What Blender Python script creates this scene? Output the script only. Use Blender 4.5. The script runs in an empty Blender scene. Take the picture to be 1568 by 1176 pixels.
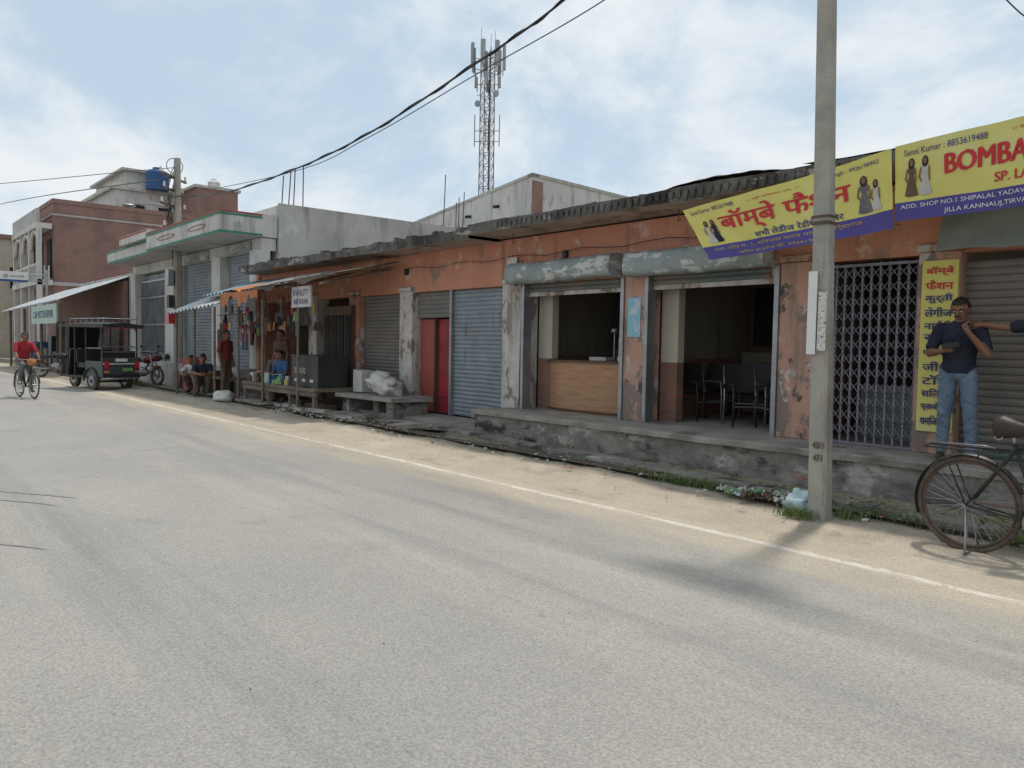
import bpy, math, random
from mathutils import Vector, Matrix, noise
import numpy as np
random.seed(7)
R=random.Random(11)
sc=bpy.context.scene
# ---------------------------------------------------------------- materials
MATS={}
def mk(name,c1,c2=None,scale=3,rough=.85,bump=.15,bscale=30,metal=0,stain=None,lo=.35,hi=.65,stretch=(1,1,1),detail=6,spec=.3,speck=0.0,ymix=None,sscale=90):
    if name in MATS: return MATS[name]
    m=bpy.data.materials.new(name); m.use_nodes=True
    nt=m.node_tree; N=nt.nodes; L=nt.links
    b=N['Principled BSDF']; b.inputs['Roughness'].default_value=rough
    b.inputs['Metallic'].default_value=metal
    b.inputs['Specular IOR Level'].default_value=spec
    tc=N.new('ShaderNodeTexCoord'); mp=N.new('ShaderNodeMapping'); mp.inputs['Scale'].default_value=stretch
    L.new(tc.outputs['Object'],mp.inputs['Vector'])
    if c2 is None: c2=tuple(x*.72 for x in c1)
    n1=N.new('ShaderNodeTexNoise'); n1.inputs['Scale'].default_value=scale; n1.inputs['Detail'].default_value=detail; n1.inputs['Roughness'].default_value=.62
    L.new(mp.outputs[0],n1.inputs['Vector'])
    mr=N.new('ShaderNodeMapRange'); mr.inputs['From Min'].default_value=lo; mr.inputs['From Max'].default_value=hi
    L.new(n1.outputs['Fac'],mr.inputs['Value'])
    mx=N.new('ShaderNodeMix'); mx.data_type='RGBA'
    mx.inputs['A'].default_value=(*c1,1); mx.inputs['B'].default_value=(*c2,1)
    L.new(mr.outputs[0],mx.inputs['Factor']); out=mx.outputs['Result']
    if stain:
        for k,(sc_,ss,t0,t1,st2) in enumerate(stain):
            mp2=N.new('ShaderNodeMapping'); mp2.inputs['Scale'].default_value=st2; mp2.inputs['Location'].default_value=(k*7.3+3.1,k*2.7,k*4.1)
            L.new(tc.outputs['Object'],mp2.inputs['Vector'])
            n2=N.new('ShaderNodeTexNoise'); n2.inputs['Scale'].default_value=ss; n2.inputs['Detail'].default_value=6; n2.inputs['Roughness'].default_value=.65
            L.new(mp2.outputs[0],n2.inputs['Vector'])
            m2=N.new('ShaderNodeMapRange'); m2.inputs['From Min'].default_value=t0; m2.inputs['From Max'].default_value=t1
            L.new(n2.outputs['Fac'],m2.inputs['Value'])
            x2=N.new('ShaderNodeMix'); x2.data_type='RGBA'; L.new(out,x2.inputs['A']); x2.inputs['B'].default_value=(*sc_,1)
            L.new(m2.outputs[0],x2.inputs['Factor']); out=x2.outputs['Result']
    if ymix:
        cc,y0,y1,amp=ymix   # dust / mud drifting in from the verge
        sp=N.new('ShaderNodeSeparateXYZ'); L.new(tc.outputs['Object'],sp.inputs[0])
        mpy=N.new('ShaderNodeMapping'); mpy.inputs['Scale'].default_value=(.35,1.6,1); L.new(tc.outputs['Object'],mpy.inputs['Vector'])
        ny=N.new('ShaderNodeTexNoise'); ny.inputs['Scale'].default_value=2.2; ny.inputs['Detail'].default_value=7; L.new(mpy.outputs[0],ny.inputs['Vector'])
        ma=N.new('ShaderNodeMath'); ma.operation='MULTIPLY_ADD'; L.new(ny.outputs['Fac'],ma.inputs[0]); ma.inputs[1].default_value=amp; L.new(sp.outputs[1],ma.inputs[2])
        my=N.new('ShaderNodeMapRange'); my.interpolation_type='SMOOTHSTEP'; my.inputs['From Min'].default_value=y0+amp*.5; my.inputs['From Max'].default_value=y1+amp*.5; L.new(ma.outputs[0],my.inputs['Value'])
        xy=N.new('ShaderNodeMix'); xy.data_type='RGBA'; L.new(my.outputs[0],xy.inputs['Factor']); L.new(out,xy.inputs['A']); xy.inputs['B'].default_value=(*cc,1); out=xy.outputs['Result']
    if speck:
        n4=N.new('ShaderNodeTexNoise'); n4.inputs['Scale'].default_value=sscale; n4.inputs['Detail'].default_value=4; n4.inputs['Roughness'].default_value=.8
        L.new(tc.outputs['Object'],n4.inputs['Vector'])
        m4=N.new('ShaderNodeMapRange'); m4.inputs['From Min'].default_value=.3; m4.inputs['From Max'].default_value=.7
        m4.inputs['To Min'].default_value=1-speck; m4.inputs['To Max'].default_value=1+speck
        L.new(n4.outputs['Fac'],m4.inputs['Value'])
        vm=N.new('ShaderNodeVectorMath'); vm.operation='SCALE'; L.new(out,vm.inputs[0]); L.new(m4.outputs[0],vm.inputs['Scale']); out=vm.outputs[0]
    L.new(out,b.inputs['Base Color'])
    if bump:
        n3=N.new('ShaderNodeTexNoise'); n3.inputs['Scale'].default_value=bscale; n3.inputs['Detail'].default_value=4
        L.new(tc.outputs['Object'],n3.inputs['Vector'])
        bp=N.new('ShaderNodeBump'); bp.inputs['Strength'].default_value=bump; bp.inputs['Distance'].default_value=.03
        L.new(n3.outputs['Fac'],bp.inputs['Height']); L.new(bp.outputs[0],b.inputs['Normal'])
    MATS[name]=m; return m
def mkbrick(name,c1,c2,mortar,bw=.23,bh=.08,dirt=(.12,.09,.08)):
    m=bpy.data.materials.new(name); m.use_nodes=True
    nt=m.node_tree; N=nt.nodes; L=nt.links; b=N['Principled BSDF']; b.inputs['Roughness'].default_value=.9
    tc=N.new('ShaderNodeTexCoord'); sp=N.new('ShaderNodeSeparateXYZ'); L.new(tc.outputs['Object'],sp.inputs[0])
    ad=N.new('ShaderNodeMath'); L.new(sp.outputs[0],ad.inputs[0]); L.new(sp.outputs[1],ad.inputs[1])
    cb=N.new('ShaderNodeCombineXYZ'); L.new(ad.outputs[0],cb.inputs[0]); L.new(sp.outputs[2],cb.inputs[1])
    br=N.new('ShaderNodeTexBrick'); br.inputs['Scale'].default_value=1; br.inputs['Brick Width'].default_value=bw; br.inputs['Row Height'].default_value=bh
    br.inputs['Mortar Size'].default_value=.012; br.inputs['Color1'].default_value=(*c1,1); br.inputs['Color2'].default_value=(*c2,1); br.inputs['Mortar'].default_value=(*mortar,1)
    L.new(cb.outputs[0],br.inputs['Vector'])
    n=N.new('ShaderNodeTexNoise'); n.inputs['Scale'].default_value=.9; n.inputs['Detail'].default_value=8; L.new(tc.outputs['Object'],n.inputs['Vector'])
    mr=N.new('ShaderNodeMapRange'); mr.inputs['From Min'].default_value=.45; mr.inputs['From Max'].default_value=.75; mr.inputs['To Max'].default_value=.7; L.new(n.outputs['Fac'],mr.inputs['Value'])
    mx=N.new('ShaderNodeMix'); mx.data_type='RGBA'; L.new(mr.outputs[0],mx.inputs['Factor']); L.new(br.outputs['Color'],mx.inputs['A']); mx.inputs['B'].default_value=(*dirt,1)
    L.new(mx.outputs['Result'],b.inputs['Base Color'])
    bp=N.new('ShaderNodeBump'); bp.inputs['Strength'].default_value=.4; bp.inputs['Distance'].default_value=.01; bp.invert=True
    L.new(br.outputs['Fac'],bp.inputs['Height']); L.new(bp.outputs[0],b.inputs['Normal'])
    return m
S1=(1,1,1); SV=(3,3,.35)
SAND=(.43,.375,.295)
road_m=mk('dusty_asphalt',(.335,.32,.292),(.28,.27,.25),scale=.35,bump=.5,bscale=50,speck=.36,sscale=70,stain=[((.38,.36,.32),.5,.52,.75,(.12,1.6,1)),((.205,.20,.19),.6,.55,.74,(.07,1.3,1)),((.26,.25,.23),2.5,.56,.78,S1),((.21,.205,.195),1.1,.60,.70,(1,.25,1)),((.19,.185,.175),5,.66,.74,(.5,1,1))],ymix=(SAND,4.5,5.4,1.1))
dirt_m=mk('sandy_dirt',(.43,.375,.295),(.36,.31,.24),scale=1.6,bump=.5,bscale=20,speck=.28,sscale=60,stain=[((.27,.225,.175),1.3,.54,.72,S1),((.47,.43,.355),.7,.55,.75,(.3,1,1)),((.21,.18,.145),5,.62,.72,S1)],ymix=((.23,.195,.15),6.35,6.95,.9))
line_m=mk('worn_white_paint',(.62,.59,.52),(.52,.485,.42),scale=6,bump=.2,speck=.2,stain=[((.44,.39,.32),3,.48,.60,(.5,2,1)),((.41,.37,.30),14,.57,.63,S1)])
mud_m=mk('dark_mud',(.15,.13,.10),(.08,.07,.055),scale=5,bump=.5)
conc_m=mk('weathered_concrete',(.34,.315,.28),(.23,.215,.19),scale=2.5,bump=.4,speck=.2,stain=[((.11,.10,.09),1.6,.54,.70,S1)])
concd_m=mk('mossy_concrete',(.26,.24,.21),(.15,.14,.125),scale=3,bump=.7,bscale=14,speck=.3,stain=[((.38,.36,.325),2.2,.55,.62,(.8,1,1.5)),((.06,.06,.052),1.7,.54,.62,(1,1,2)),((.13,.14,.08),3,.62,.72,S1),((.26,.15,.11),4,.66,.69,(.6,1,2))])
slab_m=mk('blackened_slab',(.15,.14,.13),(.06,.056,.052),scale=3.2,bump=.5,bscale=18,speck=.25,stain=[((.32,.29,.26),2.5,.57,.63,(.6,1,2)),((.035,.033,.03),1.5,.55,.63,(1,1,.5))])
soff_m=mk('soffit_plaster',(.44,.35,.29),(.30,.24,.20),scale=2,stain=[((.13,.12,.11),1.5,.52,.66,S1)])
orange_m=mk('orange_plaster',(.52,.24,.155),(.44,.20,.13),scale=1.4,bump=.2,stain=[((.27,.15,.11),1.6,.55,.72,SV),((.54,.39,.31),4.0,.58,.68,S1),((.23,.165,.135),1.1,.59,.70,S1),((.36,.30,.25),2.6,.64,.67,(1,1,1.4))])
peel_m=mk('peeling_white_paint',(.54,.51,.475),(.43,.40,.37),scale=4,bump=.3,stain=[((.34,.20,.15),2.6,.57,.60,(1,1,.6)),((.20,.18,.16),4,.54,.58,(1,1,.5)),((.25,.22,.195),1.2,.53,.68,SV)])
pink_m=mk('peeling_pink_plaster',(.47,.28,.215),(.40,.235,.18),scale=3,bump=.3,stain=[((.22,.17,.145),2.2,.51,.535,(1,1,.7)),((.46,.42,.385),4,.60,.63,(1,1,.6)),((.09,.075,.067),2.9,.60,.64,S1),((.22,.165,.135),1.2,.54,.7,SV)])
oband_m=mk('peeling_orange_pillar',(.44,.22,.15),(.35,.175,.12),scale=3,bump=.3,stain=[((.48,.44,.395),2.4,.51,.54,(1,1,.5)),((.16,.125,.105),3.2,.57,.61,S1)])
shut_m=mk('galvanised_shutter',(.26,.295,.325),(.20,.225,.25),scale=2,rough=.55,metal=.3,bump=.06,stain=[((.17,.12,.09),2.0,.58,.70,SV),((.34,.36,.375),1.4,.55,.8,S1)])
shutb_m=mk('dusty_brown_shutter',(.24,.205,.175),(.17,.155,.14),scale=2,rough=.6,metal=.2,bump=.06,stain=[((.12,.16,.16),1.3,.5,.62,(.8,1,1.5))])
box_m=mk('painted_shutter_box',(.28,.32,.315),(.21,.24,.235),scale=2,rough=.6,bump=.1,stain=[((.48,.50,.48),3.5,.53,.58,(1,1,2.2)),((.19,.12,.09),3,.60,.67,S1)])
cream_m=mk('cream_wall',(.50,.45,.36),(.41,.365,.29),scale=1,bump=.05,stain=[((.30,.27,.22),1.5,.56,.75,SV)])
creamd_m=mk('shaded_cream_wall',(.27,.24,.19),(.21,.185,.15),scale=1,bump=.05,stain=[((.15,.13,.11),1.5,.54,.75,SV)])  # cream wall colour darkened, interior shade put into the plaster tone
dark_m=mk('opening_shade',(.035,.033,.03),(.02,.02,.02),bump=0)  # near-black colour painting in the shade inside openings
glass_m=mk('dark_window_glass',(.022,.025,.032),(.015,.018,.022),rough=.35,bump=0,spec=.25)
wood_m=mk('varnished_wood',(.42,.24,.13),(.31,.165,.09),scale=3,stretch=(1,1,8),rough=.35,bump=.05)
dwood_m=mk('dark_wood',(.13,.075,.045),(.08,.05,.03),scale=4,stretch=(1,1,6),rough=.6,bump=.1)
oldwood_m=mk('weathered_timber',(.20,.16,.125),(.12,.095,.075),scale=4,stretch=(.5,3,3),bump=.3)
steel_m=mk('steel',(.35,.36,.37),(.24,.24,.25),rough=.4,metal=.7,bump=0)
rust_m=mk('rusty_iron',(.16,.10,.075),(.10,.07,.055),scale=12,rough=.8,metal=.3,bump=.2)
black_m=mk('black_paint',(.025,.025,.027),(.04,.038,.035),rough=.45,bump=.05)
tankm=mk('faded_black_plastic',(.03,.032,.04),(.045,.047,.055),rough=.8,bump=.05,spec=.15)
rub_m=mk('tyre_rubber',(.06,.05,.043),(.13,.10,.08),scale=9,rough=.9,bump=.1)
red_m=mk('red_paint',(.30,.03,.045),(.21,.025,.035),scale=2,rough=.5,bump=.05)
white_m=mk('white_plaster',(.58,.57,.54),(.46,.455,.435),scale=.8,bump=.1,stain=[((.28,.27,.25),.9,.52,.72,SV),((.20,.195,.185),2.4,.58,.72,(1.5,1.5,.5))])
grey_m=mk('grey_cement_render',(.48,.465,.44),(.37,.36,.34),scale=.9,bump=.2,stain=[((.23,.22,.21),.8,.53,.70,(2,2,.4)),((.56,.55,.53),1.8,.6,.7,S1)])
green_m=mk('green_trim',(.05,.22,.15),(.04,.16,.11),rough=.6,bump=.02)
redtrim_m=mk('red_trim',(.34,.08,.06),(.26,.07,.05),rough=.6,bump=.02)
tin_m=mk('tin_sheet',(.52,.55,.57),(.42,.44,.45),scale=1.2,rough=.45,metal=.35,bump=.05,stain=[((.25,.17,.12),1.5,.58,.72,S1)])
tinb_m=mk('blue_tin_sheet',(.25,.36,.42),(.20,.28,.33),scale=1.2,rough=.5,metal=.3,bump=.05)
tarp_m=mk('brown_tarp',(.15,.12,.10),(.09,.075,.065),scale=2,rough=.8,bump=.3,bscale=8)
gtarp_m=mk('grey_tarpaulin',(.22,.245,.235),(.155,.17,.165),scale=1.5,rough=.7,bump=.3,bscale=6)
poster_m=mk('paper_poster',(.62,.61,.58),(.48,.46,.44),scale=14,bump=.05,stain=[((.12,.12,.12),30,.58,.6,(1,1,3))])
postb_m=mk('blue_poster',(.22,.44,.54),(.46,.52,.54),scale=8,bump=.02,lo=.5,hi=.6)
yel_m=mk('yellow_vinyl',(.62,.57,.16),(.56,.51,.14),scale=1.5,rough=.55,bump=.03,stain=[((.60,.58,.34),1.2,.5,.8,S1)])
pur_m=mk('purple_vinyl',(.075,.06,.26),(.065,.055,.21),rough=.55,bump=0)
txtr_m=mk('red_print',(.52,.04,.05),(.48,.04,.05),bump=0)
txtb_m=mk('navy_print',(.06,.06,.2),(.05,.05,.17),bump=0)
txtw_m=mk('white_print',(.68,.68,.66),(.62,.62,.6),bump=0)
gate_m=mk('mauve_gate_paint',(.23,.22,.26),(.15,.14,.165),scale=10,rough=.5,metal=.2,bump=.05)
skin_m=mk('skin',(.22,.105,.065),(.18,.085,.052),scale=20,rough=.55,bump=.02,spec=.4)
hair_m=mk('black_hair',(.012,.010,.009),(.02,.018,.016),scale=80,rough=.5,bump=.4,bscale=200)
jean_m=mk('blue_denim',(.085,.13,.19),(.15,.195,.25),scale=7,rough=.9,bump=.5,bscale=25,stain=[((.25,.29,.34),3,.56,.7,(1,1,.5))])
navy_m=mk('navy_cotton',(.015,.018,.030),(.024,.027,.040),scale=5,rough=.9,bump=.35,bscale=16)
cred_m=mk('red_cotton',(.34,.03,.04),(.25,.025,.03),scale=5,rough=.9,bump=.3,bscale=16)
cblue_m=mk('blue_cotton',(.05,.11,.25),(.04,.08,.18),scale=5,rough=.9,bump=.3,bscale=16)
cgrey_m=mk('grey_cotton',(.16,.16,.17),(.11,.11,.12),scale=5,rough=.9,bump=.3,bscale=16)
cwhite_m=mk('white_cotton',(.50,.49,.47),(.40,.39,.37),scale=5,rough=.9,bump=.3,bscale=10)
cbrown_m=mk('brown_cotton',(.14,.09,.06),(.10,.07,.05),scale=5,rough=.9,bump=.3,bscale=16)
shoe_m=mk('leather',(.04,.03,.025),(.06,.045,.035),rough=.5,bump=.05)
grass_m=mk('grass_blades',(.10,.16,.045),(.17,.20,.08),scale=8,rough=.7,bump=0)
poly_m=mk('pale_plastic',(.55,.62,.64),(.30,.50,.55),scale=6,rough=.4,bump=.1)
sack_m=mk('woven_sack',(.58,.57,.53),(.44,.43,.40),scale=9,rough=.8,bump=.4,bscale=22)
gpaint_m=mk('dark_body_paint',(.07,.085,.08),(.05,.06,.058),rough=.35,bump=0)
lamp_m=mk('tail_lamp_red',(.45,.03,.03),(.35,.03,.03),rough=.2,bump=0)
blue_m=mk('blue_tank_plastic',(.03,.10,.26),(.03,.08,.20),rough=.5,bump=0)
orng_m=mk('orange_packet',(.46,.20,.08),(.34,.12,.06),scale=12,bump=0)
ypk_m=mk('yellow_packet',(.5,.40,.12),(.42,.28,.08),scale=12,bump=0)
gpk_m=mk('green_packet',(.09,.26,.12),(.22,.32,.12),scale=12,bump=0)
brick_m=mkbrick('red_brickwork',(.30,.13,.095),(.24,.105,.08),(.27,.235,.21))
brickn_m=mkbrick('brick_dado',(.30,.12,.075),(.23,.09,.055),(.18,.15,.13))
# ---------------------------------------------------------------- builder
class G:
    def __init__(s): s.V=[];s.F=[];s.MI=[];s.SM=[];s.mats=[]
    def mi(s,m):
        if m not in s.mats: s.mats.append(m)
        return s.mats.index(m)
    def add(s,vs,fs,m,sm=False):
        o=len(s.V); s.V+= [tuple(v) for v in vs]; i=s.mi(m)
        for f in fs: s.F.append(tuple(o+k for k in f)); s.MI.append(i); s.SM.append(sm)
    def box(s,x0,x1,y0,y1,z0,z1,m,M=None,j=0):
        vs=[Vector((x,y,z)) for z in (z0,z1) for y in (y0,y1) for x in (x0,x1)]
        if j: vs=[v+Vector((R.uniform(-j,j),R.uniform(-j,j),R.uniform(-j,j))) for v in vs]
        if M: vs=[M@v for v in vs]
        s.add(vs,[(0,2,3,1),(4,5,7,6),(0,1,5,4),(2,6,7,3),(0,4,6,2),(1,3,7,5)],m)
    def cyl(s,p,q,r1,r2=None,m=None,n=10,caps=True):
        if r2 is None: r2=r1
        p=Vector(p);q=Vector(q);d=(q-p)
        if d.length<1e-6: return
        d.normalize(); a=d.orthogonal().normalized(); b=d.cross(a); vs=[]
        for c,r in ((p,r1),(q,r2)):
            for k in range(n):
                t=2*math.pi*(k+.5)/n; vs.append(c+a*r*math.cos(t)+b*r*math.sin(t))
        s.add(vs,[(k,(k+1)%n,n+(k+1)%n,n+k) for k in range(n)],m,n>5)
        if caps: s.add(vs,[tuple(range(n))[::-1],tuple(range(n,2*n))],m)
    def tube(s,pts,r,m,n=8,closed=False):
        pts=[Vector(p) for p in pts]; N_=len(pts); vs=[];prev=None
        rs=r if isinstance(r,(list,tuple)) else [r]*N_
        for i,p in enumerate(pts):
            if closed: d=pts[(i+1)%N_]-pts[i-1]
            else: d=pts[min(i+1,N_-1)]-pts[max(i-1,0)]
            d.normalize()
            a=d.orthogonal() if prev is None else (prev-d*prev.dot(d))
            a.normalize(); prev=a; b=d.cross(a)
            for k in range(n):
                t=2*math.pi*k/n; vs.append(p+(a*math.cos(t)+b*math.sin(t))*rs[i])
        fs=[]
        for i in range(N_ if closed else N_-1):
            j=(i+1)%N_
            for k in range(n): fs.append((i*n+k,i*n+(k+1)%n,j*n+(k+1)%n,j*n+k))
        if not closed: fs+= [tuple(range(n))[::-1],tuple((N_-1)*n+k for k in range(n))]
        s.add(vs,fs,m,True)
    def ell(s,c,r,m,M=None,nu=14,nv=9,jit=0,seed=0):
        c=Vector(c); vs=[];fs=[]
        for i in range(nv+1):
            ph=math.pi*i/nv
            for k in range(nu):
                t=2*math.pi*k/nu; v=Vector((math.sin(ph)*math.cos(t),math.sin(ph)*math.sin(t),math.cos(ph)))
                if jit: v=v*(1+jit*noise.noise(v*1.7+Vector((seed,seed*2.3,0)))+jit*.35*noise.noise(v*5+Vector((seed,0,0))))
                v=Vector((v.x*r[0],v.y*r[1],v.z*r[2]))
                if M: v=M@v
                vs.append(c+v)
        for i in range(nv):
            for k in range(nu): fs.append((i*nu+k,(i+1)*nu+k,(i+1)*nu+(k+1)%nu,i*nu+(k+1)%nu))
        s.add(vs,fs,m,True)
    def grid(s,f,nu,nv,m,sm=True):
        vs=[f(i/nu,j/nv) for j in range(nv+1) for i in range(nu+1)]
        s.add(vs,[(j*(nu+1)+i,j*(nu+1)+i+1,(j+1)*(nu+1)+i+1,(j+1)*(nu+1)+i) for j in range(nv) for i in range(nu)],m,sm)
    def ring(s,c,r,rr,m,axis='Y',n=40,k=8):
        c=Vector(c); pts=[]
        for i in range(n):
            t=2*math.pi*i/n; pts.append(c+(Vector((math.cos(t)*r,0,math.sin(t)*r)) if axis=='Y' else Vector((0,math.cos(t)*r,math.sin(t)*r))))
        s.tube(pts,rr,m,k,True)
    def build(s,name,parent=None,M=None,bevel=0):
        me=bpy.data.meshes.new(name); V=s.V
        if M is not None: V=[tuple(M@Vector(v)) for v in V]
        me.from_pydata(V,[],s.F)
        for m in s.mats: me.materials.append(m)
        me.polygons.foreach_set('material_index',s.MI); me.polygons.foreach_set('use_smooth',s.SM); me.update()
        o=bpy.data.objects.new(name,me); sc.collection.objects.link(o)
        if parent: o.parent=parent
        if bevel:
            b=o.modifiers.new('bevel','BEVEL'); b.width=bevel; b.segments=2; b.limit_method='ANGLE'
        return o
def E(name,loc=(0,0,0)):
    o=bpy.data.objects.new(name,None); sc.collection.objects.link(o); o.empty_display_size=.3; return o
def shutter(g,x0,x1,y,z0,z1,m,pitch=.075):
    n=max(2,int((z1-z0)/pitch)); vs=[];fs=[]; p=(z1-z0)/n; prof=[]
    for i in range(n):
        for a,o in ((0,0),(.15,-.012),(.5,-.018),(.85,-.012)): prof.append((z0+(i+a)*p,y+o))
    prof.append((z1,y)); nx=8; s0=R.random()*9
    for z,yy in prof:
        for k in range(nx+1):
            x=x0+(x1-x0)*k/nx; vs.append((x,yy+.014*noise.noise(Vector((x*1.7,z*1.3,s0))),z+.008*noise.noise(Vector((x*2,z*.8,s0+4)))))
    fs=[(i*(nx+1)+k,i*(nx+1)+k+1,(i+1)*(nx+1)+k+1,(i+1)*(nx+1)+k) for i in range(len(prof)-1) for k in range(nx)]
    g.add(vs,fs,m)
def corr(g,a,b,c,d,n,amp,m):
    a,b,c,d=map(Vector,(a,b,c,d))
    def f(u,v):
        p=(a*(1-u)+b*u)*(1-v)+(d*(1-u)+c*u)*v
        return p+Vector((0,0,amp*math.sin(u*n*2*math.pi)+.02*noise.noise(p*1.3)))
    g.grid(f,n*6,6,m)
def text_pts(txt):
    cu=bpy.data.curves.new('tmp','FONT'); cu.body=txt; cu.resolution_u=3
    o=bpy.data.objects.new('tmp',cu); sc.collection.objects.link(o)
    dg=bpy.context.evaluated_depsgraph_get(); dg.update()
    me=bpy.data.meshes.new_from_object(o.evaluated_get(dg))
    vs=[v.co.copy() for v in me.vertices]; fs=[tuple(p.vertices) for p in me.polygons]
    bpy.data.objects.remove(o); bpy.data.meshes.remove(me)
    return vs,fs
def put_text(g,txt,f,u0,u1,v0,v1,m,off=.012,bold=0):
    vs,fs=text_pts(txt)
    if not vs: return
    xs=[v.x for v in vs]; ys=[v.y for v in vs]; a,b,c,d=min(xs),max(xs),min(ys),max(ys)
    for k in range(1+(2 if bold else 0)):
        o=(0,-bold,bold)[k]; out=[]
        for v in vs:
            p=f(u0+(v.x-a)/(b-a)*(u1-u0), v0+(v.y-c)/max(1e-5,d-c)*(v1-v0)); out.append(p+Vector((o,-off-.0006*k,o*.4)))
        g.add(out,fs,m)
# ---------------------------------------------------------------- ground & road
g=G(); g.add([(-400,-300,0),(300,-300,0),(300,400,0),(-400,400,0)],[(0,1,2,3)],dirt_m); g.build('ground')
g=G()
g.add([(-260,-9,.004),(40,-9,.004),(40,6.1,.004),(-260,6.1,.004)],[(0,1,2,3)],road_m); g.build('road')
g=G()
def lf(u,v):
    x=-200+230*u; w=.045+.02*noise.noise(Vector((x*2,5,0)))+.022*noise.noise(Vector((x*9,5,v*4)))
    return Vector((x,5.34+.03*noise.noise(Vector((x*.4,0,0)))+(v-.5)*2*w,.008 if .01<v<.99 else .0035))
g.grid(lf,3000,6,line_m,True); g.build('road_edge_line')
g=G()
def sh(u,v):
    x=-60+65*u; y=5.50+v*2.02
    e=max(0,min(1,(v-.04)*3.2))
    z=.0065+ (.028+.035*noise.noise(Vector((x*.9,y*1.5,0)))+.018*noise.noise(Vector((x*3,y*4,2)))+.008*noise.noise(Vector((x*9,y*9,2))))*e*e + .05*v*v
    return Vector((x,y+((.08*noise.noise(Vector((x*.8,1,0)))+.04*noise.noise(Vector((x*4,1,0)))) if v==0 else 0),max(z,.0065) if v>0 else .001))
g.grid(sh,1300,34,dirt_m); g.build('dirt_shoulder')
g=G()
tm=mk('tyre_rubber_streak',(.17,.168,.162),(.27,.26,.245),scale=10,bump=0,lo=.4,hi=.55)
for pts,w in (([(-9.3,.75),(-8.8,1.12),(-8.4,1.4),(-8.0,1.62)],.035),([(-8.9,.65),(-8.4,1.0),(-8.0,1.28),(-7.7,1.42)],.02),([(-6.9,.62),(-6.55,.83),(-6.15,1.07)],.03)):
    vs=[];n=len(pts)
    for i,(x,y) in enumerate(pts): ww=w*(.15 if i in (0,n-1) else 1); vs+=[(x,y-ww,.008),(x+.02,y+ww,.008)]
    g.add(vs,[(2*i,2*i+2,2*i+3,2*i+1) for i in range(n-1)],tm)
g.build('tyre_mark')
g=G()
def stone(g,x,y,z,r,m):
    vs=[];
    for dx,dy,dz in ((1,0,0),(0,1,0),(-1,0,0),(0,-1,0),(0,0,.6),(0,0,-.5)):
        k=r*R.uniform(.6,1.2); vs.append((x+dx*k,y+dy*k,z+dz*k))
    g.add(vs,[(0,1,4),(1,2,4),(2,3,4),(3,0,4),(1,0,5),(2,1,5),(3,2,5),(0,3,5)],m)
for i in range(1100):
    x=R.uniform(-22,0); y=5.7+R.random()**.5*1.5; stone(g,x,y,.045,R.uniform(.004,.014),R.choice([conc_m,dirt_m,dirt_m]))
for i in range(420):
    stone(g,R.uniform(-14,0),R.uniform(.6,5.3),.007,R.uniform(.002,.006),R.choice([conc_m,dirt_m,dirt_m,black_m,brick_m]))
for i in range(190):
    stone(g,R.uniform(-15.5,-10.5),R.uniform(6.7,7.6),.1,R.uniform(.02,.07),R.choice([conc_m,brick_m,concd_m,dirt_m]))
for i in range(220):
    stone(g,R.uniform(-10,0),R.uniform(6.7,7.5),.09,R.uniform(.008,.03),R.choice([conc_m,concd_m,dirt_m]))
g.build('gravel')
# ---------------------------------------------------------------- plinth & drain
g=G()
def pf(u,v):
    x=-9.7+12.7*u; z=.47*v
    return Vector((x,7.6+(0 if v==1 else .035*noise.noise(Vector((x*2.2,z*5,0)))+.022*noise.noise(Vector((x*9,z*9,3)))),z))
g.grid(pf,500,14,concd_m)
def pt(u,v):
    x=-9.74+12.74*u; pr=((7.62,.40),(7.555,.405),(7.55,.465),(7.57,.475),(8.0,.475))[round(v*4)]
    return Vector((x,pr[0]+(.014*noise.noise(Vector((x*3,pr[1]*9,0)))+.012*noise.noise(Vector((x*11,0,3)))),pr[1]+.007*noise.noise(Vector((x*2.5,pr[0]*3,0)))))
g.grid(pt,500,4,conc_m,False); g.box(-9.7,3,7.99,12.6,.4,.47,conc_m)
g.add([(-9.7,7.6,0),(-9.7,7.6,.47),(-9.7,8.4,.47),(-9.7,8.4,0)],[(0,1,2,3)],concd_m)
g.build('raised_walkway')
g=G()
x=-10.3
while x<3:
    L_=R.uniform(.7,1.5); y=7.3-(x+9.6)*.075; y2=7.3-(x+L_+9.6)*.075; zt=.13+R.uniform(-.012,.012)
    vs=[(x,y,0),(x+L_-.015,y2,0),(x+L_-.015,y2+.2,0),(x,y+.2,0)]; vs+=[(a+R.uniform(-.012,.012),b+R.uniform(-.012,.012),zt+R.uniform(-.01,.01)) for a,b,c in vs]
    g.add(vs,[(4,5,6,7),(0,1,5,4),(2,3,7,6),(1,2,6,5),(0,4,7,3)],concd_m); x+=L_
g.build('drain_kerb',bevel=.015)
g=G(); g.add([(-30,6.95,.09),(3,6.6,.09),(3,7.62,.05),(-30,7.62,.05)],[(0,1,2,3)],mud_m); g.build('drain_bed')
g=G()
for i in range(16):
    x=-10.4-i*.62; M=Matrix.Translation((x,7.15+R.uniform(-.1,.12),.12))@Matrix.Rotation(R.uniform(-.25,.25),4,'Z')@Matrix.Rotation(R.uniform(-.12,.08),4,'X')
    g.box(-.3,.3,-.2,.22,-.03,.03,R.choice([conc_m,concd_m]),M,j=.02)
g.build('broken_drain_slabs')
g=G(); g.box(-20,-9.72,7.75,8.5,0,.17,conc_m,j=.01); g.build('shop_step')
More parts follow.
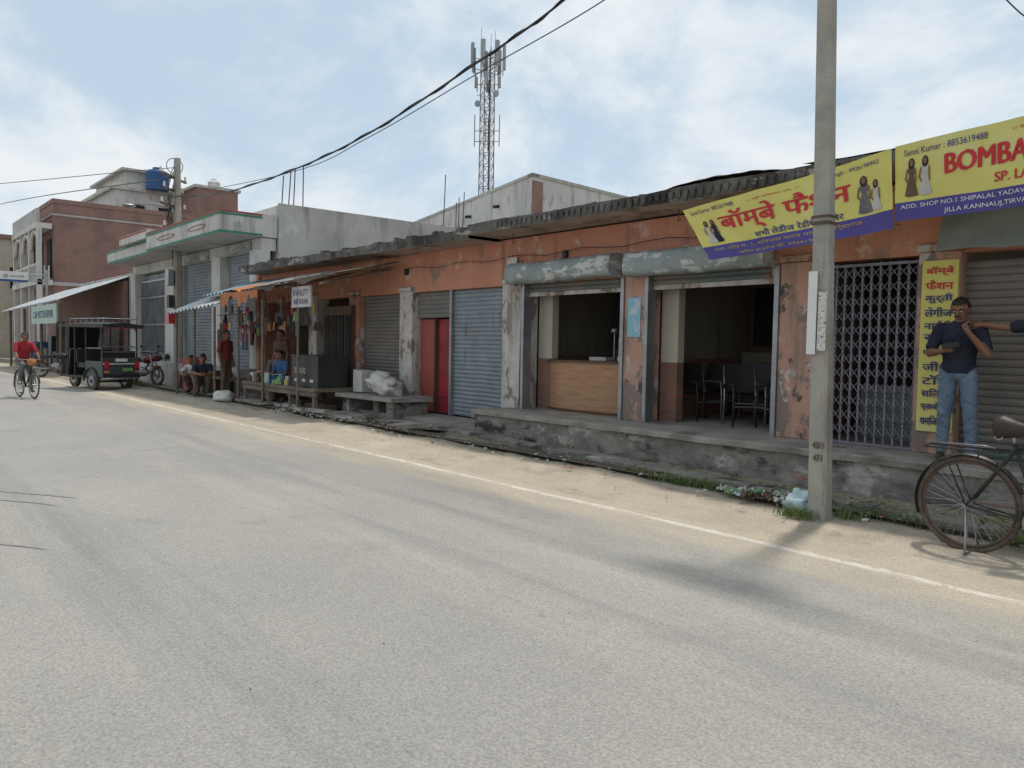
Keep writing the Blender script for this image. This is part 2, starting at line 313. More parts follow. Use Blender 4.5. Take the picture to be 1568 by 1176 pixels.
# ---------------------------------------------------------------- main shop building
B=E('shop_row_building')
g=G()
g.box(-20,3,8.4,8.62,2.5,3.26,orange_m)
g.box(-20.1,-19.98,8.3,12.6,0,3.26,orange_m)
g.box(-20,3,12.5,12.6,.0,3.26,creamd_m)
g.build('upper_wall',B)
g=G()
cols=[(-19.98,-19.7,oband_m),(-18.9,-18.55,oband_m),(-17.15,-16.75,peel_m),(-15.2,-14.78,oband_m),(-13.15,-12.7,peel_m),(-9.97,-9.45,peel_m),(-7.27,-6.9,pink_m),(-4.87,-4.42,pink_m),(-3.32,-2.92,pink_m),(-.9,-.4,pink_m)]
for a,b,m in cols:
    z0=.17 if b<-9.4 else .47
    g.box(a,b,8.355,8.7,z0,2.52,m)
    g.box(a-.02,b+.02,8.34,8.71,2.525,2.6,m,j=.004)
g.build('pillars',B,bevel=.012)
g=G()
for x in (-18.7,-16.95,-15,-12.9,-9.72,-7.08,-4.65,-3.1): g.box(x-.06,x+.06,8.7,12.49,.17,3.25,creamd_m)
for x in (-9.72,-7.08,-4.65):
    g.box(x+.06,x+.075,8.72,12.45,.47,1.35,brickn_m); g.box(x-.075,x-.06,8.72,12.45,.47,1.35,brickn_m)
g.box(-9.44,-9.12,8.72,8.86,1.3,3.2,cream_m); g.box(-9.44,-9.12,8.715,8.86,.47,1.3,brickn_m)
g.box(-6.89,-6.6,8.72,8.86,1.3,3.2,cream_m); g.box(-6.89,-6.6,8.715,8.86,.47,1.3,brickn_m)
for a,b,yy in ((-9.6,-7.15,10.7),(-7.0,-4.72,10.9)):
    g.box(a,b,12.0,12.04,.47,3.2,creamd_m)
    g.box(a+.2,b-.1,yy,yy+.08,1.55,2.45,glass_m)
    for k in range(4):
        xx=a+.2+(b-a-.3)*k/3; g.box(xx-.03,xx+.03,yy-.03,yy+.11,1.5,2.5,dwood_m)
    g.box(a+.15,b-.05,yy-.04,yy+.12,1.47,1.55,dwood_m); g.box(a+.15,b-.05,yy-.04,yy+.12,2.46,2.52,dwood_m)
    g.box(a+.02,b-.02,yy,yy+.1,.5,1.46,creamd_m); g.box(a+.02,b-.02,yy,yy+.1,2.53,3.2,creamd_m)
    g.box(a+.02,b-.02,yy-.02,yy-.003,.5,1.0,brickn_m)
g.build('interior_walls',B)
g=G()
def slab(x0,x1,zb,zt,yf):
    n=int((x1-x0)/.06)
    def f(u,v):
        x=x0+(x1-x0)*u; w=.012*noise.noise(Vector((x*1.5,v*3,0)))+.012*noise.noise(Vector((x*9,v*5,3)))
        return Vector((x,yf+w,zb+(zt-zb)*v+.018*noise.noise(Vector((x*.8,v*2,8)))+.010*noise.noise(Vector((x*9,v*2,8)))))
    g.grid(f,n,4,slab_m)
    g.grid(lambda u,v:f(u,1)+Vector((0,(13-yf)*v,0)),n,1,slab_m)
    g.grid(lambda u,v:Vector((f(u,0).x,f(u,0).y*(1-v)+13*v,f(u,0).z if v==0 else zb)),n,1,soff_m)
slab(-19.85,-10.1,3.24,3.40,7.72); slab(-10.1,3,3.29,3.45,7.7)
x=-9.4
while x<-3.2:
    hh=R.uniform(.02,.08)
    g.add([(x,7.695,3.41),(x+.085,7.695,3.41),(x+.085,7.672,3.41),(x,7.672,3.41),(x+.02,7.68,3.35-hh*.5),(x+.065,7.68,3.35-hh*.5),(x+.06,7.695,3.33-hh*.5),(x+.02,7.695,3.33-hh*.5)],[(0,1,2,3),(3,2,5,4),(4,5,6,7),(1,6,5,2),(0,3,4,7)],slab_m); x+=R.uniform(.10,.125)
for i in range(40):
    x=R.uniform(-19,-6.5); g.box(x,x+R.uniform(.04,.2),7.75,7.9,3.37,3.4+R.uniform(.01,.06),slab_m,j=.018)
def tarpr(u,v):
    x=-6.2+1.75*u; return Vector((x,7.74+.5*v,3.43+(.12*math.sin(math.pi*min(1,u*1.02))**.4+.02*noise.noise(Vector((x*6,v*3,0))))*(.3+.7*math.sin(math.pi*min(1,v+.25)*.8))))
g.grid(tarpr,40,6,tarp_m)
def tarpq(u,v):
    x=-4.3+7*u; return Vector((x,7.74+.5*v,3.43+(.07+.03*noise.noise(Vector((x*2,v*3,0))))*(.2+.8*math.sin(math.pi*min(1,v+.25)*.8))))
g.grid(tarpq,80,6,slab_m)
g.build('roof_slab',B)
g=G()
shutter(g,-14.78,-13.15,8.5,.17,2.5,shutb_m); shutter(g,-11.5,-9.97,8.5,.2,2.5,shut_m); shutter(g,-12.7,-11.54,8.5,2.0,2.5,shutb_m)
shutter(g,-2.92,-.9,8.5,.47,2.42,shutb_m); shutter(g,-.4,3,8.5,.47,2.42,shut_m)
shutter(g,-18.55,-17.15,8.52,1.9,2.5,shutb_m)
g.build('roller_shutters',B)
g=G()
g.box(-11.55,-11.49,8.42,8.56,.17,2.5,steel_m)
g.box(-12.68,-12.20,8.56,8.60,.2,1.98,redtrim_m); g.box(-12.19,-11.57,8.62,8.66,.2,1.98,red_m)
for z in (.5,1.0,1.5): g.box(-12.10,-11.66,8.60,8.62,z,z+.38,red_m)
g.box(-12.21,-12.17,8.54,8.66,.2,2.0,dwood_m); g.box(-11.72,-11.68,8.57,8.60,1.0,1.12,steel_m)
g.box(-12.7,-11.56,8.7,11,.17,.2,conc_m)
for x in (-9.42,-7.3,-6.86,-4.9): g.box(x-.03,x+.03,8.33,8.5,.47,2.5,steel_m)
g.box(-10.9,-10.5,8.455,8.48,.2,.28,steel_m); g.cyl((-10.7,8.45,.3),(-10.7,8.47,.3),.03,None,rust_m)
g.build('door_frames',B)
def sbox(x0,x1,nm,sag=0):
    g=G(); prof=[(8.36,2.83),(8.2,2.82),(8.12,2.78),(8.09,2.7),(8.085,2.6),(8.1,2.53),(8.14,2.49),(8.2,2.48)]
    def f(u,v):
        x=x0+(x1-x0)*u; k=v*7; i=min(6,int(k)); t=k-i; y=prof[i][0]*(1-t)+prof[i+1][0]*t; z=prof[i][1]*(1-t)+prof[i+1][1]*t
        return Vector((x,y+.014*noise.noise(Vector((x*2.5,z*4,2))),z+.02*noise.noise(Vector((x*1.4,z,1)))-sag*math.sin(u*math.pi)))
    g.grid(f,40,14,box_m)
    for x in (x0,x1):
        vs=[f(0 if x==x0 else 1,j/14) for j in range(15)]+[Vector((x,8.36,2.48))]
        g.add(vs,[tuple(range(len(vs)))],box_m)
    shutter(g,x0+.1,x1-.1,8.45,2.36,2.5,shutb_m,.06)
    g.build(nm,B)
sbox(-9.6,-7.35,'shutter_housing_a'); sbox(-7.1,-4.95,'shutter_housing_b',.015)
g=G(); g.box(-9.4,-7.3,8.46,8.5,2.3,2.5,peel_m); g.box(-6.85,-4.9,8.46,8.5,2.3,2.5,peel_m)
g.box(-7.2,-6.97,8.345,8.353,1.65,2.2,postb_m)
g.box(-9.85,-9.6,8.345,8.353,2.7,2.95,poster_m); g.box(-15.1,-14.9,8.345,8.353,1.2,1.5,poster_m)
for x in (-9.3,-6.1,-3.5): g.tube([(x,8.0,3.27),(x,8.0,3.12),(x+.02,7.97,3.1),(x+.04,8,3.13)],.006,rust_m)
g.tube([(-12.9+i*.4,8.33,2.95+.03*math.sin(i*1.7)) for i in range(22)],.006,black_m,5)
g.tube([(-19+i*.4,8.33,3.0+.03*math.sin(i*1.3)) for i in range(15)],.006,black_m,5)
for x in (-12.93,-8.5,-4.6): g.box(x-.04,x+.04,8.34,8.4,2.85,2.97,black_m)
g.tube([(-9.47,8.35,2.9),(-9.47,8.34,1.9),(-9.48,8.34,.5)],.01,steel_m,6)
g.build('lintels_and_posters',B)
g=G()
g.grid(lambda u,v:Vector((-3.05+5*u,8.3-.25*v+.05*noise.noise(Vector((u*9,v*3,0))),3.2-.72*v+.02*math.sin(u*22)+.03*noise.noise(Vector((u*14,v*2,5))))),80,12,gtarp_m); g.build('hanging_tarpaulin')
g=G()
x0,x1=-4.40,-3.34; n=11; dx=(x1-x0)/n; y=8.42
for i in range(n+1):
    x=x0+i*dx; g.box(x-.011,x+.011,y-.012,y+.012,.5,2.45+R.uniform(0,.02),gate_m)
zr=[.62+.155*k for k in range(12)]
for i in range(n):
    xa=x0+i*dx; xb=xa+dx
    for z in zr:
        g.cyl((xa,y-.018,z-.03),(xb,y-.018,z+.09),.0055,None,gate_m,4); g.cyl((xa,y-.028,z+.09),(xb,y-.028,z-.03),.0055,None,gate_m,4)
for z in (.49,2.44): g.box(x0-.02,x1+.02,y-.03,y+.03,z-.015,z+.015,gate_m)
g.build('collapsible_gate')
g=G(); g.box(-4.4,-3.34,9.6,9.64,.47,2.5,dark_m); g.box(-4.3,-3.4,9.3,9.5,.47,1.1,shut_m); g.build('gate_recess_back',B)  # near-black sheet paints in the unlit depth behind the gate
g=G()
fy=lambda u,v:Vector((-3.27+.34*u,8.325,.70+1.73*v))
g.box(-3.27,-2.93,8.33,8.35,.70,2.43,yel_m)
lines=['बॉम्बे','फैशन','कुर्ती','लेगीज','नाईटी','सूट','प्लाजो','जींस','टॉप','सिलाई','प्लाजो पैंट','शमिज पैंट']
for i,t in enumerate(lines):
    vv=.93-i*.079; put_text(g,t,fy,.12,.88,vv-.02,vv+.035,txtr_m if i<2 else txtb_m,.004,.003)
g.build('vertical_shop_sign')
# ---------------------------------------------------------------- banners
def banner(name,c,lines,figs,amp=.014):
    a,b,d,e=[Vector(p) for p in c]
    def f(u,v):
        p=(a*(1-u)+b*u)*(1-v)+(e*(1-u)+d*u)*v
        return p+Vector((0,amp*math.sin(u*9+v*2)+amp*.6*math.sin(u*23+1)+.004*math.sin(u*40+v*14),-.02*math.sin(math.pi*u)))
    g=G(); vb=.24
    g.grid(lambda u,v:f(u,vb+(1-vb)*v),100,10,yel_m); g.grid(lambda u,v:f(u,vb*v),100,4,pur_m)
    for ln in lines: put_text(g,ln[4],f,ln[0],ln[1],ln[2],ln[3],ln[5],.006,ln[6] if len(ln)>6 else 0)
    for uc,vc,h,asp,mcol in figs:
        w=h*asp
        def P(px,py,o=.006): return f(uc+px*w,vc+py*h)+Vector((0,-o,0))
        g.add([P(-.2,0),P(-.12,.1),P(.12,.1),P(.2,0),P(.34,-.25),P(.5,-.48),P(.2,-.5),P(-.25,-.5),P(-.48,-.46),P(-.36,-.2)],[tuple(range(10))],mcol)
        g.add([P(-.30,.22),P(-.1,.28),P(.1,.28),P(.30,.22),P(.18,.05),P(-.18,.05)],[tuple(range(6))],mcol)
        g.add([P(-.36,.2,.007),P(-.24,.24,.007),P(-.36,-.02,.007),P(-.2,-.14,.007),P(-.26,-.18,.007),P(-.5,-.03,.007)],[(0,1,2,5),(5,2,3,4)],skin_m)
        g.add([P(.34,.2,.007),P(.22,.24,.007),P(.3,-.15,.007),P(.4,-.15,.007)],[(0,1,2,3)],skin_m)
        g.add([P(.24*math.cos(k*.7),.35+.15*math.sin(k*.7),.007) for k in range(9)],[tuple(range(9))],hair_m)
        g.add([P(.14*math.cos(k*.7),.37+.09*math.sin(k*.7),.009) for k in range(9)],[tuple(range(9))],skin_m)
    for u in (0.01,.99):
        for v in (.03,.97): p=f(u,v); g.tube([p,p+Vector((0,.06,.03)),p+Vector((0,.2,.04))],.004,black_m,5)
    return g.build(name)
banner('shop_banner',[(-5.27,7.5,2.52),(-3.2,7.45,2.66),(-3.24,7.45,3.40),(-5.68,7.5,3.13)],
 [(.17,.82,.40,.80,'बॉम्बे फैशन',txtr_m,.008),(.03,.28,.86,.93,'Sanni Kumar: 8853619488',txtb_m),(.75,.95,.85,.92,'Singh : 9926198902',txtb_m),(.35,.6,.85,.90,'।। श्री गणेशाय नमः ।।',txtr_m),(.33,.78,.26,.37,'सभी लेडीज रेडीमेड वियर',txtb_m,.002),(.06,.86,.12,.20,'पता: शॉप नं. 1, शिवपाल यादव मार्केट तिर्वागंज',ypk_m),(.2,.7,.02,.09,'जिला कन्नौज मो. 9926198902',ypk_m)],
 [(.085,.5,.42,.13,cwhite_m),(.125,.5,.42,.13,navy_m),(.88,.52,.5,.14,cgrey_m),(.93,.48,.4,.12,cwhite_m)])
banner('shop_banner',[(-3.19,7.44,2.72),(-.5,7.4,2.80),(-.5,7.4,3.6),(-3.22,7.44,3.42)],
 [(.165,.76,.52,.76,'BOMBAY FASHION',txtr_m,.008),(.03,.29,.84,.92,'Sanni Kumar : 8853619488',txtb_m),(.36,.52,.86,.92,'।। श्री गणेशाय नमः ।।',txtr_m),(.31,.60,.32,.43,'SP. LADIES WEAR',txtr_m,.003),(.02,.62,.135,.205,'ADD. SHOP NO.1 SHIPALAL YADAV MARKET TIRVAGANJ',txtw_m),(.16,.46,.03,.1,'JILLA KANNAUJ,TIRVAGANJ',txtw_m)],
 [(.055,.55,.5,.09,cbrown_m),(.10,.55,.5,.09,cwhite_m)])
# ---------------------------------------------------------------- shop furniture
g=G()
def cf(u,v,k=1.0):
    a=math.pi*(1.0+u); return Vector((-8.3+1.07*k*(abs(math.cos(a))**.7)*(1 if math.cos(a)>0 else -1),9.2-.6*k*abs(math.sin(a))**.6,.47+.78*v))
g.grid(cf,40,3,wood_m)
n=41; out=[cf(i/40,1,1.04) for i in range(n)]
g.add([Vector((p.x,p.y,1.25)) for p in out]+[Vector((p.x,p.y,1.285)) for p in out],[tuple(range(n)),tuple(range(n,2*n))[::-1]]+[(i,i+1,n+1+i,n+i) for i in range(n-1)],dwood_m)
g.tube([cf(i/40,.04,1.012) for i in range(n)],.02,dwood_m,6)
g.build('reception_counter')
g=G(); g.box(-8.5,-8.15,8.95,9.15,1.287,1.34,cwhite_m,None,j=.004); g.cyl((-8.15,9.15,1.29),(-8.15,9.15,1.75),.012,None,steel_m); g.cyl((-8.05,9.15,1.29),(-8.05,9.15,1.65),.012,None,steel_m); g.ell((-8.15,9.15,1.76),(.06,.06,.05),steel_m); g.box(-7.95,-7.7,9.0,9.2,1.287,1.36,poster_m); g.build('desk_clutter')
def chair(x,y,rot):
    g=G()
    for sx in (-.24,.24):
        g.tube([(sx,-.22,0),(sx,-.22,.4),(sx,-.2,.62),(sx,.2,.62),(sx,.25,.45)],.015,black_m if sx<0 else steel_m)
        g.tube([(sx,.25,0),(sx,.2,.42),(sx,.28,.9)],.013,steel_m)
    g.grid(lambda u,v:Vector((-.23+.46*u,-.22+.42*v,.44-.03*math.sin(v*3.1)+.02*(1-v))),6,8,black_m)
    g.grid(lambda u,v:Vector((-.23+.46*u,.2+.09*v+.03*math.sin(u*3.1),.5+.42*v)),8,6,black_m)
    g.cyl((-.24,-.22,.3),(.24,-.22,.3),.01,None,steel_m)
    return g.build('waiting_chair',None,Matrix.Translation((x,y,.47))@Matrix.Rotation(rot,4,'Z')@Matrix.Scale(.9,4))
for x,y,r in ((-6.75,9.9,.9),(-6.65,9.35,1.3),(-6.3,10.4,0),(-5.75,10.4,.05),(-5.2,10.4,0),(-6.05,9.75,.4),(-5.5,9.8,-.2),(-5.8,9.15,.9),(-5.3,9.15,-.6),(-4.98,9.7,-1.4),(-4.98,9.0,-1.5)): chair(x,y,r)
# ---------------------------------------------------------------- utility pole (near)
def taper(g,p,w0,w1,h,m,dx=0,dy=0,asp=.8):
    vs=[]
    for k in range(9):
        t=k/8; w=w0+(w1-w0)*t; c=.12*w
        for sx,sy in ((-1,-1),(1,-1),(1,1),(-1,1)):
            hx,hy=w/2,w*asp/2
            if sx*sy>0: vs+=[(p[0]+dx*t+sx*(hx-0),p[1]+dy*t+sy*(hy-c),p[2]+h*t),(p[0]+dx*t+sx*(hx-c),p[1]+dy*t+sy*hy,p[2]+h*t)]
            else: vs+=[(p[0]+dx*t+sx*(hx-c),p[1]+dy*t+sy*hy,p[2]+h*t),(p[0]+dx*t+sx*hx,p[1]+dy*t+sy*(hy-c),p[2]+h*t)]
    n=8; fs=[(k*n+i,k*n+(i+1)%n,(k+1)*n+(i+1)%n,(k+1)*n+i) for k in range(8) for i in range(n)]+[tuple(range(8))[::-1],tuple(range(64,72))]
    g.add(vs,fs,m)
pole_m=mk('pole_concrete',(.37,.35,.305),(.28,.265,.23),scale=3,bump=.35,bscale=35,speck=.15,stain=[((.27,.20,.145),1.3,.52,.68,(1,1,.5)),((.15,.14,.125),2.2,.56,.70,(2,2,.3))])
U=E('utility_pole')
g=G(); taper(g,(-3.26,6.38,-.2),.17,.115,7.1,pole_m,-.17,0,.85); g.build('shaft',U)
g=G()
g.box(-4.15,-2.6,6.33,6.39,6.35,6.43,rust_m); g.box(-4.0,-2.8,6.33,6.39,5.85,5.92,rust_m)
for x in (-4.1,-3.4,-2.65): g.cyl((x,6.36,6.43),(x,6.36,6.6),.04,.025,white_m)
g.box(-3.25,-3.0,6.2,6.35,5.3,5.75,steel_m); g.cyl((-3.65,6.3,5.5),(-3.65,6.3,5.9),.12,None,steel_m)
g.build('cross_arms',U)
g=G()
g.box(-3.4,-3.245,6.30,6.455,2.58,2.605,rust_m); g.box(-3.4,-3.245,6.30,6.455,2.64,2.655,rust_m)
g.box(-3.395,-3.315,6.282,6.288,1.47,2.18,txtw_m); g.box(-3.30,-3.225,6.282,6.288,1.5,2.0,poster_m); g.box(-3.295,-3.235,6.274,6.280,1.7,1.85,poster_m)
fp=lambda u,v:Vector((-3.33+.13*u,6.302,.55+.2*v))
put_text(g,'40/1',fp,.1,.9,.55,.85,rust_m,.004,.002); put_text(g,'471',fp,.2,.8,0,.3,rust_m,.004,.002)
g.build('posters_and_bands',U)
# ---------------------------------------------------------------- far pole
U=E('utility_pole')
px,py=-25.6,8.0
g=G(); taper(g,(px,py,-.2),.30,.20,7.4,pole_m); g.build('shaft',U)
g=G()
M=Matrix.Translation((px,py,0))@Matrix.Rotation(math.radians(-45),4,'Z')
for z,w in ((6.6,.8),(6.2,.6),(5.7,.75),(5.0,.6)):
    g.box(-w,w,-.16,-.1,z-.03,z+.03,rust_m,M)
    for s_ in (-w+.05,0,w-.05): g.cyl(M@Vector((s_,-.13,z+.03)),M@Vector((s_,-.13,z+.18)),.04,.03,white_m,8)
g.tube([(px,py-.1,5.6),(px-.3,py-.6,5.75),(px-.6,py-1.1,5.7)],.03,steel_m); g.ell((px-.7,py-1.25,5.66),(.12,.22,.06),steel_m)
for k in range(8):
    g.tube([(px+R.uniform(-.2,.2),py-.15,6.9-k*.2),(px+R.uniform(-.5,.5),py-.3,6.4-k*.2),(px+R.uniform(-.3,.3),py-.2,5.9-k*.25),(px,py-.15,5.2-k*.2)],.012,black_m,5)
g.ring((px-.25,py,7.0),.25,.012,black_m,'X',20,5)
g.box(px-.18,px+.12,py-.32,py-.16,3.2,3.7,steel_m); g.box(px-.15,px+.2,py-.34,py-.16,2.0,2.35,lamp_m); g.box(px-.15,px+.1,py-.3,py-.16,2.5,2.9,black_m)
g.build('fittings',U)
def spline(pts,n=10):
    pts=[Vector(p) for p in pts]; P=[pts[0]*2-pts[1]]+pts+[pts[-1]*2-pts[-2]]; out=[]
    for i in range(1,len(P)-2):
        for k in range(n):
            t=k/n; a,b,c,d=P[i-1],P[i],P[i+1],P[i+2]
            out.append(.5*((2*b)+(-a+c)*t+(2*a-5*b+4*c-d)*t*t+(-a+3*b-3*c+d)*t**3))
    return out+[pts[-1]]
g=G(); cp=[(-25.6,7.9,6.0),(-21.1,7.7,5.45),(-16,7.4,5.22),(-12.45,7.2,5.27),(-9.06,7,5.58),(-6.9,6.9,5.9),(-3.4,6.4,6.55)]
c1=spline(cp,14)
g.tube(c1,.017,black_m,6)
g.tube([p+Vector((0,.025*math.sin(i*.9),.025*math.cos(i*.9))) for i,p in enumerate(c1)],.010,black_m,5)
g.build('power_cable')
g=G(); g.tube(spline([(-25.6,7.9,6.0),(-16,7.4,5.18),(-12.45,7.2,5.2),(-9.06,7,5.42),(-6.1,6.8,5.6),(-3.4,6.4,5.95)],12),.008,black_m,5); g.build('power_cable')
g=G(); g.tube(spline([(-25.6,7.9,6.9),(-40,2,7.4),(-52,-4,8.5)],12),.012,black_m,5); g.build('power_cable')
g=G(); g.tube(spline([(-25.6,7.9,6.6),(-45,6.5,8.2),(-70,5.5,10)],12),.018,black_m,5); g.build('power_cable')
g=G(); g.tube(spline([(-3.42,6.4,6.1),(-2.8,6.75,5.1),(-2.27,7,4.38),(-1.96,7.05,4.03),(-1.3,7.3,3.6),(-.6,7.7,3.5)],12),.006,black_m,5); g.build('power_cable')
# ---------------------------------------------------------------- cell tower
g=G(); tx,ty=-46.9,37.5; A=Matrix.Translation((tx,ty,0))@Matrix.Rotation(.5,4,'Z'); H=24.0
def corner(k,z):
    w=.46-.06*z/H; return A@Vector((w*(1 if k in(0,1) else -1),w*(1 if k in (1,2) else -1),z))
tw_m=mk('tower_steel',(.20,.21,.22),(.26,.22,.20),scale=.5,rough=.5,metal=.4,bump=0)
ant_m=mk('antenna_grey',(.34,.36,.38),(.28,.30,.31),bump=0)
for k in range(4): g.cyl(corner(k,0),corner(k,H),.045,None,tw_m,6)
z=0
while z<H-.6:
    for k in range(4):
        g.cyl(corner(k,z),corner((k+1)%4,z+.85),.022,None,tw_m,4); g.cyl(corner((k+1)%4,z),corner(k,z+.85),.022,None,tw_m,4); g.cyl(corner(k,z),corner((k+1)%4,z),.022,None,tw_m,4)
    z+=.85
for z,rr,ph,n_ in ((23.2,1.15,2.3,7),(21.4,.8,1.1,4),(17.9,.95,2.4,4)):
    for k in range(n_):
        a=2*math.pi*k/n_+.3; p=A@Vector((rr*math.cos(a),rr*math.sin(a),z)); 
        g.cyl(A@Vector((.4*math.cos(a),.4*math.sin(a),z)),p,.03,None,tw_m,5); g.cyl(A@Vector((.4*math.cos(a),.4*math.sin(a),z-.8)),p-Vector((0,0,.8)),.03,None,tw_m,5); g.cyl(p-Vector((0,0,ph/2)),p+Vector((0,0,ph/2)),.04,None,tw_m,6)
        M=Matrix.Translation(p+Vector((0,0,.2)))@Matrix.Rotation(a+.5,4,'Z'); h=ph*.40
        if z>20: g.box(.06,.20,-.15,.15,-h,h,ant_m,M)
for z,sx in ((20.5,.8),(19.9,-.7)): g.cyl(A@Vector((sx,-.3,z)),A@Vector((sx+.1,-.5,z)),.22,None,ant_m,14)
for k in range(4): g.cyl(corner(k,H),corner(k,H)+Vector((0,0,1.0+.5*(k%2))),.02,None,tw_m,5)
g.cyl(A@Vector((0,.45,0)),A@Vector((0,.42,H)),.06,None,black_m,6)
g.build('cell_tower')
# ---------------------------------------------------------------- rear white building
B2=E('white_plastered_house')
C=Vector((-18.57,16.74,0));Lp=Vector((-32.7,20.4,0));Rp=Vector((-19.2,24.5,0)); Bk=Lp+(Rp-C)
zt=6.95; g=G(); up=Vector((0,0,zt))
g.add([C,Lp,Bk,Rp,C+up,Lp+up,Bk+up,Rp+up],[(0,4,5,1),(1,5,6,2),(2,6,7,3),(3,7,4,0),(4,7,6,5)],white_m); g.build('walls',B2)
g=G(); d1=(Lp-C).normalized(); d2=(Rp-C).normalized()
def pris(g,o,a,la,b,lb,z0,z1,m):
    vs=[o,o+a*la,o+a*la+b*lb,o+b*lb]; vs=[v+Vector((0,0,z)) for z in (z0,z1) for v in vs]
    g.add(vs,[(0,3,2,1),(4,5,6,7),(0,1,5,4),(1,2,6,5),(2,3,7,6),(3,0,4,7)],m)
o=C-d1*.03-d2*.03
pris(g,o,d1,14.6,d2,.35,zt-.02,zt+.08,grey_m); pris(g,o,d2,7.7,d1,.35,zt-.025,zt+.085,grey_m)
pris(g,C-d1*.025,d2,.5,d1,.04,0,zt-.15,brick_m)
for s_ in (2.5,5,8,11): g.cyl(C+d1*s_+Vector((0,0,zt-.6)),C+d1*s_-d2*.25+Vector((0,0,zt-.65)),.06,None,black_m,8)
g.cyl(C+d2*3+Vector((0,0,zt-.5)),C+d2*3+Vector((.3,-.1,zt-.5)),.06,None,black_m,8)
g.build('parapet_and_brick_edge',B2)
def tank(x,y,z,r,h,m):
    g=G(); g.cyl((x,y,z),(x,y,z+h),r,None,m,24); g.cyl((x,y,z+h),(x,y,z+h*1.18),r,r*.45,m,24); g.cyl((x,y,z+h*1.17),(x,y,z+h*1.27),r*.45,r*.42,m,24)
    for k in range(4): g.cyl((x,y,z+h*(.15+.22*k)),(x,y,z+h*(.2+.22*k)),r*1.03,None,m,24)
    g.build('water_tank')
tank(-5.1,14.1,3.45,.36,1.33,tankm)
tank(-28.0,16.6,5.68,.38,.75,green_m)
g=G(); g.box(-29,-25.5,15.2,19,0,5.6,grey_m); g.box(-29.1,-25.4,15.1,19.1,5.6,5.68,conc_m); g.build('cement_block_house')
# ---------------------------------------------------------------- green trimmed building
B3=E('green_trimmed_building')
g=G()
g.box(-32.3,-20.25,8.95,16.5,0,4.85,white_m)
g.box(-32.3,-20.25,8.5,8.9,3.95,4.28,white_m)
for a,b in ((-32.3,-31.7),(-28.1,-26.8),(-23.6,-22.9),(-20.7,-20.25)): g.box(a,b,8.35,8.74,0,3.95,white_m)
g.box(-32.3,-20.25,7.9,8.94,0,.75,grey_m)
g.build('walls',B3)
g=G()
g.box(-26.6,-20.2,7.35,8.92,4.3,4.9,white_m); g.box(-32.4,-26.62,7.55,8.92,4.3,4.75,white_m); g.box(-29.9,-26.64,7.36,8.92,4.76,5.05,white_m)
for z0,z1,m in ((4.85,4.895,redtrim_m),(4.78,4.83,green_m),(4.31,4.37,green_m)):
    g.box(-26.59,-20.19,7.33,7.348,z0,z1,m); g.box(-20.198,-20.185,7.33,8.5,z0,z1,m)
g.box(-32.39,-26.63,7.53,7.548,4.68,4.74,green_m); g.box(-32.39,-26.63,7.53,7.548,4.31,4.37,green_m); g.box(-29.89,-26.65,7.34,7.358,4.98,5.03,redtrim_m)
def arc(x,w):
    pts=[(x+w*math.cos(a),7.335,4.58+.06*math.sin(a)) for a in [k*math.pi/10 for k in range(21)]]; g.tube(pts,.009,redtrim_m,6)
arc(-24.6,.8); arc(-21.9,.7)
g.build('canopy_trim',B3)
g=G(); shutter(g,-26.8,-23.6,8.62,.75,3.95,shut_m,.1); shutter(g,-22.9,-20.7,8.62,.75,3.95,shut_m,.1)
for k in range(26): x=-31.65+k*.14; g.box(x,x+.03,8.55,8.58,.75,3.6,steel_m)
for z in (1.0,2.0,3.0,3.6): g.box(-31.7,-28.1,8.52,8.6,z,z+.06,steel_m)
g.box(-31.7,-28.1,8.7,8.74,.75,3.9,shut_m)
for x in (-26.4,-22.6): g.box(x,x+2.2 if x<-25 else x+1.7,8.44,8.5,3.97,4.25,box_m)
g.build('shutters_and_gate',B3)
g=G()
g.box(-20.249,-20.19,8.95,16.4,2,5.25,grey_m); g.box(-32.3,-20.3,8.96,9.1,4.86,5.2,white_m); g.box(-26,-20.19,16.42,16.6,4,5.1,grey_m)
g.build('side_wall',B3)
g=G()
for x,y,h in ((-20.4,9.3,1.0),(-20.5,9.5,1.1),(-20.6,9.2,.9),(-20.3,9.7,1.2),(-20.3,14.5,1.7),(-20.4,15.2,1.1),(-20.5,15.4,1.3),(-20.3,15.0,.9)):
    g.cyl((x,y,4.8),(x+R.uniform(-.1,.1),y+.06,5.2+h),.016,None,rust_m,5)
g.build('rebar_stubs')
# ---------------------------------------------------------------- cement wall, brick house etc.
g=G(); g.box(-42,-32.5,8.6,9,0,4.1,grey_m); g.box(-32.9,-32.42,8.58,14,0,4.3,grey_m,); g.build('cement_wall')
B4=E('brick_house')
g=G(); g.box(-60,-51,9.1,17.5,0,9.2,brick_m); g.box(-60.1,-50.95,9.05,17.6,9.2,9.45,brick_m); g.build('walls',B4)
g=G()
g.box(-60.1,-50.95,9.04,17.4,4.5,4.7,grey_m); g.box(-60.1,-50.96,9.03,17.5,8.5,8.6,grey_m)
for z in (4.5,7.7): g.box(-59.3,-50.9,8.2,9.02,z,z+.3,white_m)
for x in (-59.2,-56.5,-53.8,-51.2): g.box(x,x+.3,8.25,8.5,0,7.7,white_m)
for k in range(33): x=-59+k*.25; g.box(x,x+.07,8.3,8.38,4.8,5.6,white_m)
for k in range(3): g.box(-50.96,-50.88,8.35+k*.22,8.42+k*.22,4.8,5.6,white_m)
g.box(-59.2,-50.95,8.28,8.42,5.6,5.75,white_m)
for k in range(3):
    x=-57.7+k*2.7; pts=[(x+1.2*math.cos(a),8.38,6.6+1.0*math.sin(a)) for a in [j*math.pi/12 for j in range(13)]]; g.tube(pts,.12,white_m,6)
g.box(-59.2,-50.9,8.25,8.4,8.0,8.8,grey_m)
